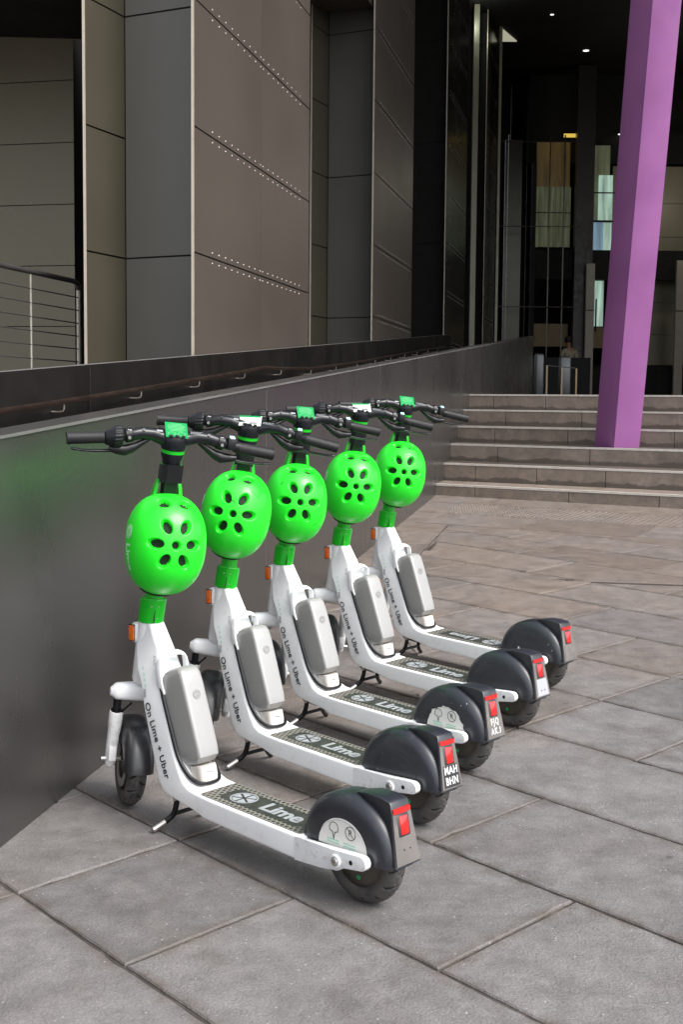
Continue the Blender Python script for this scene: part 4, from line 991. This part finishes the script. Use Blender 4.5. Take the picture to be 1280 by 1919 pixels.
def build_front(root):
    parts = []
    fw = wheel('front_wheel', FW, root); parts.append(fw)
    bm = B(); revolve_y(bm, [(.070, -.030), (.070, -.028), (.045, -.028), (.045, -.030)], FW, 48, closed_prof=True); part('brake_disc', bm, MT['steel'], fw)
    bm = fender_shell(FW + V((0.003, 0, 0)), .150, .046, math.radians(2), math.radians(150), 64, side_r=.098, shoulder=.048)
    parts.append(part('front_fender', bm, MT['ffender'], root))
    # fork crown
    zc = .358
    bm = B(); rings = []
    for i in range(25):
        y = -.092 + .184 * i / 24; u_ = abs(y) / .092
        h = .029 * (1 - .18 * u_) * (1 - max(0, u_ - .82) / .18 * .55); dp = .034 * (1 - .32 * u_) * (1 - max(0, u_ - .82) / .18 * .5)
        cz = zc + .006 - .004 * u_; cx = ax(cz) - .012 * u_
        ring = []
        for k in range(20):
            a = 2 * PI * k / 20; ca_, sa = math.cos(a), math.sin(a)
            q = V((math.copysign(abs(ca_) ** .7, ca_) * dp, 0, math.copysign(abs(sa) ** .7, sa) * h)); ring.append(V((cx, y, cz)) + q)
        rings.append(ring)
    loft(bm, rings); crown = part('fork_crown', bm, MT['white'], root); parts.append(crown)
    bm = B(); flatpoly(bm, [(-.008, -.006), (.008, -.006), (0, .008)], .0006); place_bm(bm, (1, 0, 0), (0, 0, 1), (ax(.35) - .008, -.0905, .352))
    for v in bm.verts: v.co.y = -.0908 + (v.co.y + .0905) * .5
    bmesh.ops.translate(bm, vec=(0, 0, 0), verts=bm.verts)
    part('warning_sticker', bm, MT['yellow'], crown)
    for s in (-1, 1):
        y = s * .067; o = -.010
        def P(z): return V((ax(z) + o + .003, y, z))
        bm = B(); tube(bm, [P(.345), P(.295)], .0125, 20); st = part('fork_stanchion', bm, MT['bar'], root); parts.append(st)
        bm = B(); tube(bm, [P(.302), P(.297)], .0175, 20); part('dust_seal', bm, MT['black'], st)
        bm = B(); tube(bm, [P(.298), P(.292), P(.25), P(.235), P(.19), P(.16), P(.136), P(.124), P(.120)], [.0200, .0212, .0205, .0190, .0185, .0180, .0175, .014, .006], 24)
        leg = part('fork_leg', bm, MT['white_arm'], root); parts.append(leg)
        bm = B(); box(bm, P(.165) + V((.015, 0, 0)), (.016, .024, .050), bev=.004); part('leg_clamp', bm, MT['white_arm'], leg)
        bm = B(); a = P(.143); cyl(bm, a + V((0, s * .014, 0)), a + V((0, s * .030, 0)), .0105, .008, 12); part('axle_nut', bm, MT['steel'], leg)
        bm = B(); cyl(bm, a + V((0, -s * .014, 0)), a + V((0, -s * .038, 0)), .008, .008, 10); part('axle', bm, MT['steel'], leg)
    bm = B(); tube(bm, smoothpath([(ax(.33) + .02, -.03, .33), (ax(.30) - .0, -.055, .29), (.02, -.052, .24), (.045, -.045, .18), (.04, -.04, .15)], 6), .003, 8); parts.append(part('brake_cable', bm, MT['black'], root))
    return parts

def build_steer(root):
    P_ = []
    def A(z, dx=0, y=0): return V((ax(z) + dx, y, z))
    # collar
    bm = B(); rings = []
    for z, r in ((.581, .0345), (.584, .0365), (.652, .0375), (.656, .0355)):
        c = A(z); ring = []
        for k in range(48):
            a = 2 * PI * k / 48; rr = r * (1 + .035 * (math.cos(a * 4) > .55)); ring.append(c + V((math.cos(a) * rr, math.sin(a) * rr, 0)))
        rings.append(ring)
    loft(bm, rings); col = part('stem_collar', bm, MT['green'], root, sharp=25); P_.append(col)
    bm = B(); box(bm, A(.618, .0365), (.006, .0016, .066)); part('collar_seam', bm, MT['vent'], col)
    for y, z in ((.010, .634), (.010, .598), (-.012, .634)):
        bm = B(); box(bm, A(z, .0365, y), (.003, .004, .004), bev=.001); part('collar_screw', bm, MT['silver'], col)
    # stem
    bm = B(); tube(bm, [A(.655), A(.66), A(.80), A(.93)], [.028, .0265, .0255, .025], 28); st = part('stem', bm, MT['green'], root); P_.append(st)
    bm = B(); tube(bm, [A(.925), A(1.06)], .022, 24); P_.append(part('upper_stem', bm, MT['black'], root))
    # helmet holder: black clamp and green yoke
    bm = B()
    loft(bm, [[A(z, dx, y) for dx, y in ((-.026, -.028), (.026, -.031), (.034, -.016), (.034, .016), (.026, .031), (-.026, .028))] for z in (1.004, 1.008, 1.052, 1.056)])
    cl = part('helmet_clamp', bm, MT['black'], root, sharp=25); P_.append(cl)
    bm = B(); loft(bm, [[A(z, dx + k, y) for dx, y in ((0, -.018), (.02, -.018), (.02, .018), (0, .018))] for z, k in ((1.006, .010), (.96, .006), (.90, .004))])
    part('clamp_tongue', bm, MT['black'], cl)
    for s in (-1, 1):
        bm = B(); sec = [(1.012, .008, .024), (.992, .016, .029), (.955, .019, .035), (.90, .014, .037)]
        loft(bm, [[A(z, -.010 + dx - wd, s * y) for dx, wd, y in ((0, w_, y0 - .0), (2 * w_, w_, y0), (2 * w_, w_, y0 + .010), (0, w_, y0 + .010))] for z, w_, y0 in sec])
        P_.append(part('helmet_yoke', bm, MT['green'], root, sharp=30))
    # head
    bm = B(); tube(bm, [A(1.048), A(1.056), A(1.070), A(1.086), A(1.092)], [.024, .027, .028, .034, .034], 40); hd = part('stem_head', bm, MT['bar'], root); P_.append(hd)
    bm = B(); tube(bm, [A(1.056), A(1.059)], .0292, 40); part('lower_ring', bm, MT['green'], hd)
    bm = B(); tube(bm, [A(1.092), A(1.102)], [.0335, .0335], 40); part('light_ring', bm, MT['green'], hd)
    bm = B(); tube(bm, [A(1.102), A(1.106), A(1.132), A(1.142), A(1.146)], [.0345, .037, .037, .033, .022], 40); hb = part('display_hub', bm, MT['bar'], root); P_.append(hb)
    # bars
    def H(y): # bar centreline
        k = [(0, 1.127, .002), (.035, 1.132, .004), (.065, 1.140, .008), (.10, 1.140, .012), (.14, 1.130, .014), (.18, 1.122, .012), (.30, 1.109, .002)]
        u_ = abs(y)
        for (a, za, xa), (b, zb_, xb) in zip(k, k[1:]):
            if u_ <= b + 1e-9:
                t = (u_ - a) / (b - a); return A(1.10) + V((xa + (xb - xa) * t, 0, za - 1.10 + (zb_ - za) * t)) + V((0, y, 0))
        return A(1.10) + V((.002, y, .008))
    ys = [-.19, -.16, -.14, -.12, -.10, -.08, -.065, -.05, -.035, -.018, 0, .018, .035, .05, .065, .08, .10, .12, .14, .16, .19]
    rs = [.0115, .0115, .0165, .0175, .0178, .018, .0185, .0195, .021, .024, .026, .024, .021, .0195, .0185, .018, .0178, .0175, .0165, .0115, .0115]
    bm = B(); tube(bm, [H(y) for y in ys], rs, 24); hbz = part('handlebar', bm, MT['bar'], root, sharp=50); P_.append(hbz)
    for s in (-1, 1):
        g0, g1 = (.187, .300) if s > 0 else (.200, .303)
        bm = B(); tube(bm, [H(s * g0), H(s * (g0 + .002)), H(s * (g1 - .004)), H(s * (g1 - .0035)), H(s * (g1 - .0005)), H(s * g1)], [.014, .0165, .0172, .0185, .0185, .016], 28)
        gr = part('grip', bm, MT['rubber'], root, sharp=40); P_.append(gr)
        bm = B()
        for i in range(5):
            y = .126 + .0035 * i
        tube(bm, [H(s * .124), H(s * .126), H(s * .143), H(s * .145)], [.0180, .0205, .0205, .0180], 24); cc = part('lever_clamp', bm, MT['black'], root); P_.append(cc)
        bm = B(); p = H(s * .135) + V((.0185, 0, -.006)); cyl(bm, p, p + V((.004, 0, -.001)), .0045, n=12); part('screw', bm, MT['silver'], cc)
        bm = text_bm('min' if s > 0 else 'max', .007, extr=.0003); place_bm(bm, (0, 1, 0), (-.75, 0, .66), H(s * .135) + V((.0150, 0, .0150))); part('clamp_print', bm, MT['textwhite'], cc)
        # lever body under the bar and blade
        bm = B(); prof = [(.060, 1.134, .006), (.085, 1.118, .009), (.115, 1.098, .014), (.14, 1.088, .016), (.165, 1.088, .013), (.185, 1.090, .009)]
        rings = []
        for y, z, h in prof:
            c = H(s * y); c = V((c.x - .004, c.y, z - .0)); rings.append([c + V((math.cos(2 * PI * k / 12) * .011, 0, math.sin(2 * PI * k / 12) * h)) for k in range(12)])
        loft(bm, rings); lv = part('lever_body', bm, MT['black'], root); P_.append(lv)
        bm = B(); rings = []
        for y, dx, dz_, w_, h in ((.150, -.002, -.032, .008, .006), (.18, -.006, -.037, .010, .005), (.22, -.006, -.041, .011, .0045), (.26, 0, -.042, .011, .004), (.285, .004, -.040, .010, .004), (.292, .005, -.039, .006, .003)):
            c = V((A(1.10).x, s * y, 1.127)) + V((dx + .010, 0, dz_ - .006)); rings.append([c + V((math.cos(2 * PI * k / 12) * w_, 0, math.sin(2 * PI * k / 12) * h)) for k in range(12)])
        loft(bm, rings); P_.append(part('brake_lever', bm, MT['bar'], root))
        if s < 0:   # ribbed throttle ring / bell
            bm = B(); rings = []
            for y, r in ((-.150, .022), (-.153, .027), (-.158, .0300), (-.168, .0305), (-.176, .0300), (-.181, .026), (-.196, .021), (-.200, .017)):
                ring = []
                for k in range(72):
                    rr = r * (1 + (.05 if (k % 4 < 2 and r > .0265) else 0)); c = H(y); ring.append(c + V((math.cos(2 * PI * k / 72) * rr, 0, math.sin(2 * PI * k / 72) * rr)))
                rings.append(ring)
            loft(bm, rings); P_.append(part('bell_ring', bm, MT['black'], root, sharp=25))
        else:       # thumb switch box
            bm = B(); box(bm, H(.165) + V((.004, 0, .005)), (.036, .026, .036), bev=.006); sw = part('switch_box', bm, MT['black'], root); P_.append(sw)
            bm = B(); box(bm, H(.166) + V((.013, 0, .0235)), (.017, .016, .006), M.Rotation(.45, 4, 'Y'), bev=.002); part('button', bm, MT['cyan'], sw)
            bm = B(); cyl(bm, H(.176), H(.190), .014, .018, 20); part('switch_neck', bm, MT['black'], sw)
        bm = B(); c = H(s * .095) + V((.0155, 0, .009)); tube(bm, [c - V((.002, 0, .001)), c + V((.003, 0, .0015))], .0042, 10); part('blank_screw', bm, MT['black'], hbz)
    # pale info decals on the bar
    for s, y0 in ((-1, -.055), (1, .062)):
        bm = B()
        if s < 0: flatpoly(bm, [(-.016, -.0035), (.016, -.0035), (.016, .0035), (-.016, .0035)], .0006)
        else:
            for r in range(3): 
                for q in range(9): flatpoly(bm, [(-.020 + q * .0045, -.005 + r * .0035), (-.017 + q * .0045, -.005 + r * .0035), (-.017 + q * .0045, -.0035 + r * .0035), (-.020 + q * .0045, -.0035 + r * .0035)], .0006)
        place_bm(bm, (0, 1, 0), (-.72, 0, .69), H(y0) + V((.0133, 0, .0135))); part('info_print', bm, MT['emblem'], hbz)
    return P_, A, H

def build_stand(root):
    L_ = [(.276, -.040, .098), (.272, -.042, .070), (.264, -.047, .045), (.252, -.066, .026)]
    bm = B(); tube(bm, smoothpath(L_, 5), .0085, 12); k = part('kickstand', bm, MT['black'], root)
    bm = B(); tube(bm, [(.2525, -.065, .0267), (.246, -.082, .017), (.2415, -.1005, .0085), (.241, -.103, .0075)], [.0093, .0090, .0088, .006], 12); part('stand_foot', bm, MT['steel'], k)
    bm = B(); tube(bm, smoothpath([(.276, .040, .098), (.272, .042, .070), (.262, .052, .045), (.246, .078, .022), (.240, .095, .009)], 5), .0080, 12); part('stand_leg', bm, MT['black'], k)
    bm = B(); tube(bm, [(.266, -.046, .048), (.266, .046, .048)], .006, 10); part('cross_bar', bm, MT['black'], k)
    bm = B(); tube(bm, [(.278, -.052, .100), (.278, .052, .100)], .009, 12); part('pivot', bm, MT['steel'], k)

# ---- helmet: crown along +x, long axis z
HA, HB, HC = .142, .116, .146   # depth, half width (y), half height (z)
def hsurf(u, v, d=0.0):
    """u in [-1,1] across (y), v in [-1,1] along z : stereographic-like map on a superellipsoid shell"""
    r = math.hypot(u, v); ph = r * PI / 2 * 1.08
    if r < 1e-9: dy = dz = 0; dx = 1
    else: dx = math.cos(ph); dy = math.sin(ph) * u / r; dz = math.sin(ph) * v / r
    e = 2.25
    hb = HB; hc = HC * (1.02 if dz < 0 else 1.0)
    k = (abs(dx / HA) ** e + abs(dy / hb) ** e + abs(dz / hc) ** e) ** (-1 / e)
    p = V((dx, dy, dz)) * k
    return p
VENTS = []
def build_helmet(root, side_logo=True):
    # vent list in (y, z) of the front projection : centre, half axes, rotation
    petals = []
    for y, z in ((-.028, .052), (.027, .052), (-.056, .003), (.052, .003), (-.030, -.046), (.026, -.046)):
        petals.append((y, z,   .0195, .0132, math.atan2(z, y)))
    petals.append((0, 0, .0115, .0115, 0))
    petals += [(-.032, .117, .0165, .0105, 0), (.030, .117, .0165, .0105, 0)]
    def vent(p):
        best = 9
        if p.x < .02: return best
        for cy, cz, a, b, ro in petals:
            dy, dz = p.y - cy, p.z - cz; c, s = math.cos(ro), math.sin(ro)
            q = math.hypot((dy * c + dz * s) / a, (-dy * s + dz * c) / b); best = min(best, q)
        return best
    N_ = 190; bm = B(); grid = {}; inn = set()
    nr, na = 170, 260
    top = bm.verts.new(hsurf(0, 0)); vq = {}
    rings = []
    for i in range(1, nr + 1):
        r = i / nr; ring = []
        for k in range(na):
            a = 2 * PI * k / na; p = hsurf(r * math.cos(a), r * math.sin(a))
            # rim cut-outs over the ears
            if r > .86:
                ear = max(0, 1 - abs(p.z + .005) / .055); lift = (r - .86) / .14 * ear * .020; p = p + V((lift, 0, 0))
            q = vent(p); nrm = V((p.x / HA ** 2, p.y / HB ** 2, p.z / HC ** 2)).normalized()
            if q < 1.35:
                t = min(1, max(0, (1.18 - q) / .26)); t = t * t * (3 - 2 * t)
                p = p - nrm * (.017 * t) - nrm * (.0008 * max(0, 1 - abs(q - 1.12) / .2))
            v = bm.verts.new(p); vq[v] = q; ring.append(v)
        rings.append(ring)
    vq[top] = 0; top.co = top.co - V((.017, 0, 0))
    fs = []
    for k in range(na): fs.append(bm.faces.new((top, rings[0][k], rings[0][(k + 1) % na])))
    for A_, B_ in zip(rings, rings[1:]):
        for k in range(na): fs.append(bm.faces.new((A_[k], B_[k], B_[(k + 1) % na], A_[(k + 1) % na])))
    for f in fs:
        if sum(vq[v] for v in f.verts) / len(f.verts) < .98: f.material_index = 1
    # rolled rim + inner liner
    last = rings[-1]; prev = last
    for sc_k, dx in ((.985, -.004), (.95, -.003), (.90, .010), (.75, .050), (.45, .085)):
        nr_ = [bm.verts.new((v.co.x + dx, v.co.y * sc_k, v.co.z * sc_k)) for v in last]
        for k in range(na):
            f = bm.faces.new((prev[k], nr_[k], nr_[(k + 1) % na], prev[(k + 1) % na])); f.material_index = 0 if sc_k > .96 else 2
        prev = nr_
    f = bm.faces.new(prev); f.material_index = 2
    sh = new_obj('helmet_shell', bm, [MT['helmet'], MT['vent'], MT['black']], root, sharp=60)
    # print on the left temple
    def wrap(bm, cy_ang, cz, scale=1.0):
        for v in bm.verts:
            a = cy_ang + v.co.x / .13; z = cz + v.co.y; h = v.co.z
            zz = max(-1, min(1, z / HC)); k = (1 - abs(zz) ** 2.25) ** (1 / 2.25)
            e = 2.25; cx, sy = math.cos(a), math.sin(a); kk = (abs(cx / HA) ** e + abs(sy / HB) ** e) ** (-1 / e)
            v.co = V((cx * kk * k, sy * kk * k, z)) * (1 + .0012 / .12 + h / .12)
        return bm
    for s in (-1,):
        bm = B(); emblem_bm(bm, .021, .0003, ring=.16, gap=.08); bmesh.ops.subdivide_edges(bm, edges=bm.edges, cuts=1)
        wrap(bm, s * math.radians(74), .030); part('temple_emblem', bm, MT['palegreen'], sh)
        bm = text_bm('Lime', .040, bold=.0012, extr=.0002); bmesh.ops.subdivide_edges(bm, edges=[e for e in bm.edges if e.calc_length() > .006], cuts=2)
        bmesh.ops.triangulate(bm, faces=bm.faces)
        bmesh.ops.rotate(bm, cent=(0, 0, 0), matrix=M.Rotation(-PI / 2, 3, 'Z'), verts=bm.verts)
        wrap(bm, s * math.radians(74), -.042); part('temple_lettering', bm, MT['palegreen'], sh)
    bm = B(); tube(bm, smoothpath([(.0, -.070, -.105), (-.010, -.05, -.135), (0, -.01, -.147), (-.01, .03, -.14), (-.03, .06, -.10)], 5), .004, 8, flat=2.0); part('chin_strap', bm, MT['black'], root)
    bm = B(); box(bm, (-.004, -.052, -.128), (.012, .022, .018), bev=.003); part('buckle', bm, MT['black'], root)

def copy_tree(o, parent=None):
    c = o.copy(); COL.objects.link(c)
    if parent: c.parent = parent
    for ch in o.children: copy_tree(ch, c)
    return c

POSE = [(-0.63919, 3.65124, 0.80474, 0.44377, -0.00241), (-0.47041, 4.17882, 0.78325, 0.73598, -0.01333), (-0.28739, 4.63183, 0.78622, 0.45099, 0.00835), (-0.0691, 5.08711, 0.79779, 0.64531, 0.01228), (0.13466, 5.60634, 0.78468, 0.53776, 0.00649)]
LEAN = -0.02756
def scooter_matrix(X, Y, yaw, le):
    lean = LEAN + le
    n = V((-GX, -GY, 1)).normalized(); hd = V((-math.sin(yaw), math.cos(yaw), 0)); hd = (hd - n * hd.dot(n)).normalized(); left = n.cross(hd)
    n2 = n * math.cos(lean) + left * math.sin(lean); l2 = n2.cross(hd); b = -hd; r = -l2
    return M(((b.x, r.x, n2.x, X), (b.y, r.y, n2.y, Y), (b.z, r.z, n2.z, gz(X, Y)), (0, 0, 0, 1)))
def steer_m(st): return M.Translation(PIV) @ M.Rotation(-st, 4, AX) @ M.Translation(-PIV)

proto = bpy.data.objects.new('electric_scooter', None); COL.objects.link(proto)
build_frame(proto); build_battery(proto); REAR, TP = build_rear(proto); build_stand(proto)
fparts = build_front(proto); sparts, AF, HF = build_steer(proto)
STEERED = {o.name.split('.')[0] for o in fparts + sparts}
hproto = bpy.data.objects.new('helmet', None); COL.objects.link(hproto); build_helmet(hproto)

LAB = ['nearest white electric scooter, white sticker on its rear fender and bare grey tail plate',
       'second nearest white electric scooter, tail plate lettered MAH BHN',
       'middle white electric scooter, torn white fender sticker and worn tail plate lettered FJQ',
       'second farthest white electric scooter, plain black fender and blank pale grey tail plate',
       'farthest white electric scooter, nearest the stone steps, deck lettering upside down']
HLAB = ['green helmet on the nearest scooter, largest of the row, white print at its edge',
        'green helmet on the second nearest scooter, turned slightly left', 'green helmet hanging on the middle scooter of the five',
        'green helmet on the second farthest scooter, in front of the ramp wall', 'green helmet on the farthest scooter with dark scribbles near its top']
CARD = ['g', 'w', 'g', 'w', 'g']
HADJ = [(0, 0, .002, -.004), (-.07, .02, 0, .009), (-.18, -.02, 0, -.008), (-.07, .01, .003, 0), (-.16, -.03, .010, .001)]
roots = []
for i, (X, Y, yaw, st, le) in enumerate(POSE):
    r = proto if i == 0 else copy_tree(proto)
    roots.append(r)
for i, (X, Y, yaw, st, le) in enumerate(POSE):
    r = roots[i]; mw = scooter_matrix(X, Y, yaw, le); r.matrix_world = mw
    tag(r, LAB[i], 'electric scooter', 'rental electric scooters parked in a row')
    SMt = steer_m(st)
    for ch in r.children:
        if ch.name.split('.')[0] in STEERED: ch.matrix_local = SMt
    h = hproto if i == 0 else copy_tree(hproto)
    hc = V((ax(.845) + .036, 0, .831))
    h.matrix_world = mw @ SMt @ M.Translation(hc + V((0, HADJ[i][2], HADJ[i][3]))) @ M.Rotation(HADJ[i][0], 4, 'Z') @ M.Rotation(-.06 + HADJ[i][1], 4, 'Y')
    tag(h, HLAB[i], 'helmet', 'green helmets hanging on the scooters')
    fen = [c for c in r.children if c.name.split('.')[0] == 'rear_fender'][0]
    # --- individual marks
    rot = (i == 4); sx = -1 if rot else 1
    bm = B(); emblem_bm(bm, .0415, .0006, ring=.10, gap=.06); bmesh.ops.scale(bm, vec=(1.0, .95, 1), verts=bm.verts)
    dk = .1466 + .0013
    place_bm(bm, (sx, 0, -.012 * sx), (0, sx, 0), (.522 if not rot else .722, 0, .1499 - ((.522 if not rot else .722) - .41) * .012)); part('deck_emblem', bm, MT['emblem'], r)
    bm = text_bm('Lime', .076, bold=.0022, extr=.0003, spacing=.95, sx=1.02)
    xs = [v.co.x for v in bm.verts]; wd = max(xs) - min(xs); bmesh.ops.scale(bm, vec=(.150 / wd, 1, 1), verts=bm.verts)
    place_bm(bm, (sx, 0, -.012 * sx), (0, sx, 0), (.678 if not rot else .566, 0, .1500 - ((.678 if not rot else .566) - .41) * .012)); part('deck_lettering', bm, MT['emblem'], r)
    if i in (0, 2, 4):
        bm = B(); pts = []; random.seed(3 + i); c0 = V((.958, .143)); R_ = .0835
        for q in range(25):
            a = PI * q / 24; rr = R_ * (1 - (random.uniform(0, .10) if i == 2 else random.uniform(0, .008)))
            pts.append((c0.x + math.cos(PI - a) * rr, c0.y + math.sin(PI - a) * rr * .93))
        if i == 4: pts = [(c0.x - .055, c0.y + .01), (c0.x - .052, c0.y + .028), (c0.x - .030, c0.y + .006)]
        # left side faces -y : X=+x, Y=+z -> normal -y
        flatpoly(bm, pts, .0006); place_bm(bm, (1, 0, 0), (0, 0, 1), (0, -.0603, 0)); stk = part('fender_sticker', bm, MT['sticker'], fen, smooth=False)
        if i != 4:
            bm = B()
            # parking bay pin outline and crossed letter R
            cx, cz = .928, .190; pin = []
            for q in range(17): a = math.radians(-30 + 240 * q / 16); pin.append((cx + math.cos(a) * .015, cz + math.sin(a) * .015))
            pin += [(cx - .004, cz - .010), (cx, cz - .028), (cx + .004, cz - .010)]
            strokeline(bm, pin, .0016, .0003, closed=True)
            cx, cz = .985, .190; strokeline(bm, [(cx + math.cos(2 * PI * q / 20) * .017, cz + math.sin(2 * PI * q / 20) * .017) for q in range(20)], .0016, .0003, closed=True)
            strokeline(bm, [(cx - .012, cz + .012), (cx + .012, cz - .012)], .0014, .0004)
            place_bm(bm, (1, 0, 0), (0, 0, 1), (0, -.0610, 0)); part('parking_symbols', bm, MT['textblack'], stk, smooth=False)
            bm = text_bm('R', .022, extr=.0002); place_bm(bm, (1, 0, 0), (0, 0, 1), (cx, -.0613, cz)); part('symbol_letter', bm, MT['textblack'], stk)
            bm = B()
            for cx in (.926, .982):
                for q in range(2):
                    for t in range(6): flatpoly(bm, [(cx - .020 + t * .0068, .1585 - q * .007), (cx - .0147 + t * .0068, .1585 - q * .007), (cx - .0147 + t * .0068, .1615 - q * .007), (cx - .020 + t * .0068, .1615 - q * .007)], .0003)
            place_bm(bm, (1, 0, 0), (0, 0, 1), (0, -.0610, 0)); part('sticker_print', bm, MT['textgreen'], stk, smooth=False)
    # tail plates
    dn = V((.22, 0, -1)).normalized(); up_ = -dn
    def plate(z0, z1, w0_, w1_, m, name='tail_plate'):
        bm = B(); a = TP(z0, .0012); b = TP(z1, .0012); n_ = V((.977, 0, .215))
        q = [a + V((0, -w0_, 0)), a + V((0, w0_, 0)), b + V((0, w1_, 0)), b + V((0, -w1_, 0))]
        lo = [bm.verts.new(p) for p in q]; hi = [bm.verts.new(p + n_ * .0012) for p in q]; bm.faces.new(lo); bm.faces.new(hi)
        for t in range(4): bm.faces.new((lo[t], lo[(t + 1) % 4], hi[(t + 1) % 4], hi[t]))
        return part(name, bm, m, fen, smooth=False)
    if i == 0:
        plate(.2615, .138, .0325, .0425, MT['plate'])
        for y in (-.010, .012):
            bm = B(); p = TP(.172, .0024) + V((0, y, 0)); cyl(bm, p, p + V((.001, 0, 0)), .0022, n=8); part('screw_hole', bm, MT['vent'], fen)
    elif i == 1:
        plate(.2615, .138, .0325, .0425, MT['plate'], 'tail_face'); p_ = plate(.202, .142, .030, .034, MT['plateblack'])
        p_.location = (.001, 0, 0)
        for s_, z in (('MAH', .187), ('BHN', .158)):
            bm = text_bm(s_, .031, bold=.0004, extr=.0003, sx=.80, spacing=1.12); place_bm(bm, (0, 1, 0), up_, TP(z, .0035) + V((0, 0, 0))); part('plate_lettering', bm, MT['textwhite'], fen)
    elif i == 2:
        plate(.2615, .138, .0325, .0425, MT['plate'])
        for s_, z in (('FJQ', .187), ('AK.I', .158)):
            bm = text_bm(s_, .029, bold=.0002, extr=.0003, sx=.74, spacing=1.30); place_bm(bm, (0, 1, 0), up_, TP(z, .0028)); part('plate_lettering', bm, MT['textwhite'], fen)
    elif i == 3:
        plate(.2615, .138, .0325, .0425, MT['plate'], 'tail_face'); p_ = plate(.200, .142, .029, .033, MT['platepale']); p_.location = (.001, 0, 0)
        for y in (-.009, .010):
            bm = B(); p = TP(.160, .0036) + V((0, y, 0)); cyl(bm, p, p + V((.001, 0, 0)), .0022, n=8); part('screw_hole', bm, MT['vent'], fen)
    else:
        plate(.2615, .138, .0325, .0425, MT['plate'], 'tail_face'); p_ = plate(.200, .142, .030, .034, MT['plate']); p_.location = (.001, 0, 0)
    # information card on the hub
    hub = [c for c in r.children if c.name.split('.')[0] == 'display_hub'][0]
    g_ = CARD[i] == 'g'; bm = B(); W_ = .0325 if g_ else .036; Hh = .052 if g_ else .058
    flatpoly(bm, [(-W_, 0), (W_, 0), (W_, Hh), (-W_, Hh)], .0012)
    tlt = .62 if g_ else .95; Xc = V((0, 1, 0)); Yc = V((-math.sin(tlt), 0, math.cos(tlt)))
    if not g_: Xc = (M.Rotation(.12, 3, 'X') @ Xc)
    c0 = AF(1.131) + V((.030, 0, .004))
    place_bm(bm, Xc, Yc, c0); cd = part('info_card', bm, MT['cardgreen'] if g_ else MT['cardwhite'], hub, smooth=False)
    Zc = Xc.cross(Yc).normalized(); Yc2 = Zc.cross(Xc)
    bm = B()
    if g_:
        for q in range(6):
            wl = (.016, .024, .026, .022, .025, .018)[q]; strokeline(bm, [(-wl, Hh - .006 - q * .0045), (wl, Hh - .006 - q * .0045)], .0012, .0003)
        for cx in (-.014, .014): strokeline(bm, [(cx + math.cos(2 * PI * q / 16) * .011, .0125 + math.sin(2 * PI * q / 16) * .0055) for q in range(16)], .0010, .0003, closed=True)
    else:
        for q in range(7): strokeline(bm, [(-.028, Hh - .016 - q * .0045), (.028 - (q % 3) * .006, Hh - .016 - q * .0045)], .0009, .0003)
    place_bm(bm, Xc, Yc2, c0 + Zc * .0014); part('card_print', bm, MT['cardprint'] if g_ else MT['emblem'], cd, smooth=False)
    if not g_:
        bm = B(); flatpoly(bm, [(-W_, Hh - .008), (W_, Hh - .008), (W_, Hh), (-W_, Hh)], .0004); place_bm(bm, Xc, Yc2, c0 + Zc * .0015); part('card_band', bm, MT['cardgreen'], cd, smooth=False)
        bm = B()
        for q in range(8): flatpoly(bm, [(.002 + q * .0028, .012), (.0036 + q * .0028, .012), (.0036 + q * .0028, .019), (.002 + q * .0028, .019)], .0003)
        place_bm(bm, Xc, Yc2, c0 + Zc * .0018); part('bar_code', bm, MT['textblack'], cd, smooth=False)
    bm = B()
    for q in range(-1, 2): box(bm, c0 + V((.004, q * .018, .004)), (.006, .010, .008), bev=.001)
    part('card_clip', bm, MT['black'], hub)
    if i in (1, 2):
        sh = [c for c in h.children if c.name.startswith('helmet_shell')][0]; bm = B()
        for ln in (([(.048, .082), (.062, .074)], [(.066, .070), (.072, .064)], [(-.012, .045), (.002, .040)]) if i == 1 else ([(.055, -.080), (.070, -.070)], [(-.07, .060), (-.062, .072)])):
            tube(bm, [(HA * max(0, 1 - abs(y / HB) ** 2.25 - abs(z / HC) ** 2.25) ** (1 / 2.25) + .0003, y, z) for y, z in (ln[0], tuple((a + b) / 2 for a, b in zip(*ln)), ln[1])], .0011, 5)
        part('scuff', bm, MT['vent'], sh)
    if i == 4:
        sh = [c for c in h.children if c.name.startswith('helmet_shell')][0]; bm = B()
        sc_ = [[(-.012, .085), (.03, .092), (.038, .06), (.02, .066), (.026, .078), (-.008, .070), (-.012, .085)], [(.045, .070), (.058, .052)], [(.0, .06), (.014, .072)]]
        for ln in sc_:
            pp = []
            for y, z in ln:
                x = HA * max(0, 1 - abs(y / HB) ** 2.25 - abs(z / HC) ** 2.25) ** (1 / 2.25); pp.append((x + .0006, y, z))
            pth = []
            for a, b in zip(pp, pp[1:]):
                for t in range(6):
                    q = V(a).lerp(V(b), t / 6); q.x = HA * max(0, 1 - abs(q.y / HB) ** 2.25 - abs(q.z / HC) ** 2.25) ** (1 / 2.25) + .0004; pth.append(q)
            pth.append(V(pp[-1])); tube(bm, pth, .0010, 5)
        part('scribble', bm, MT['textblack'], sh)
        # wrong-way-up deck print is this scooter's own
bpy.context.view_layer.update()
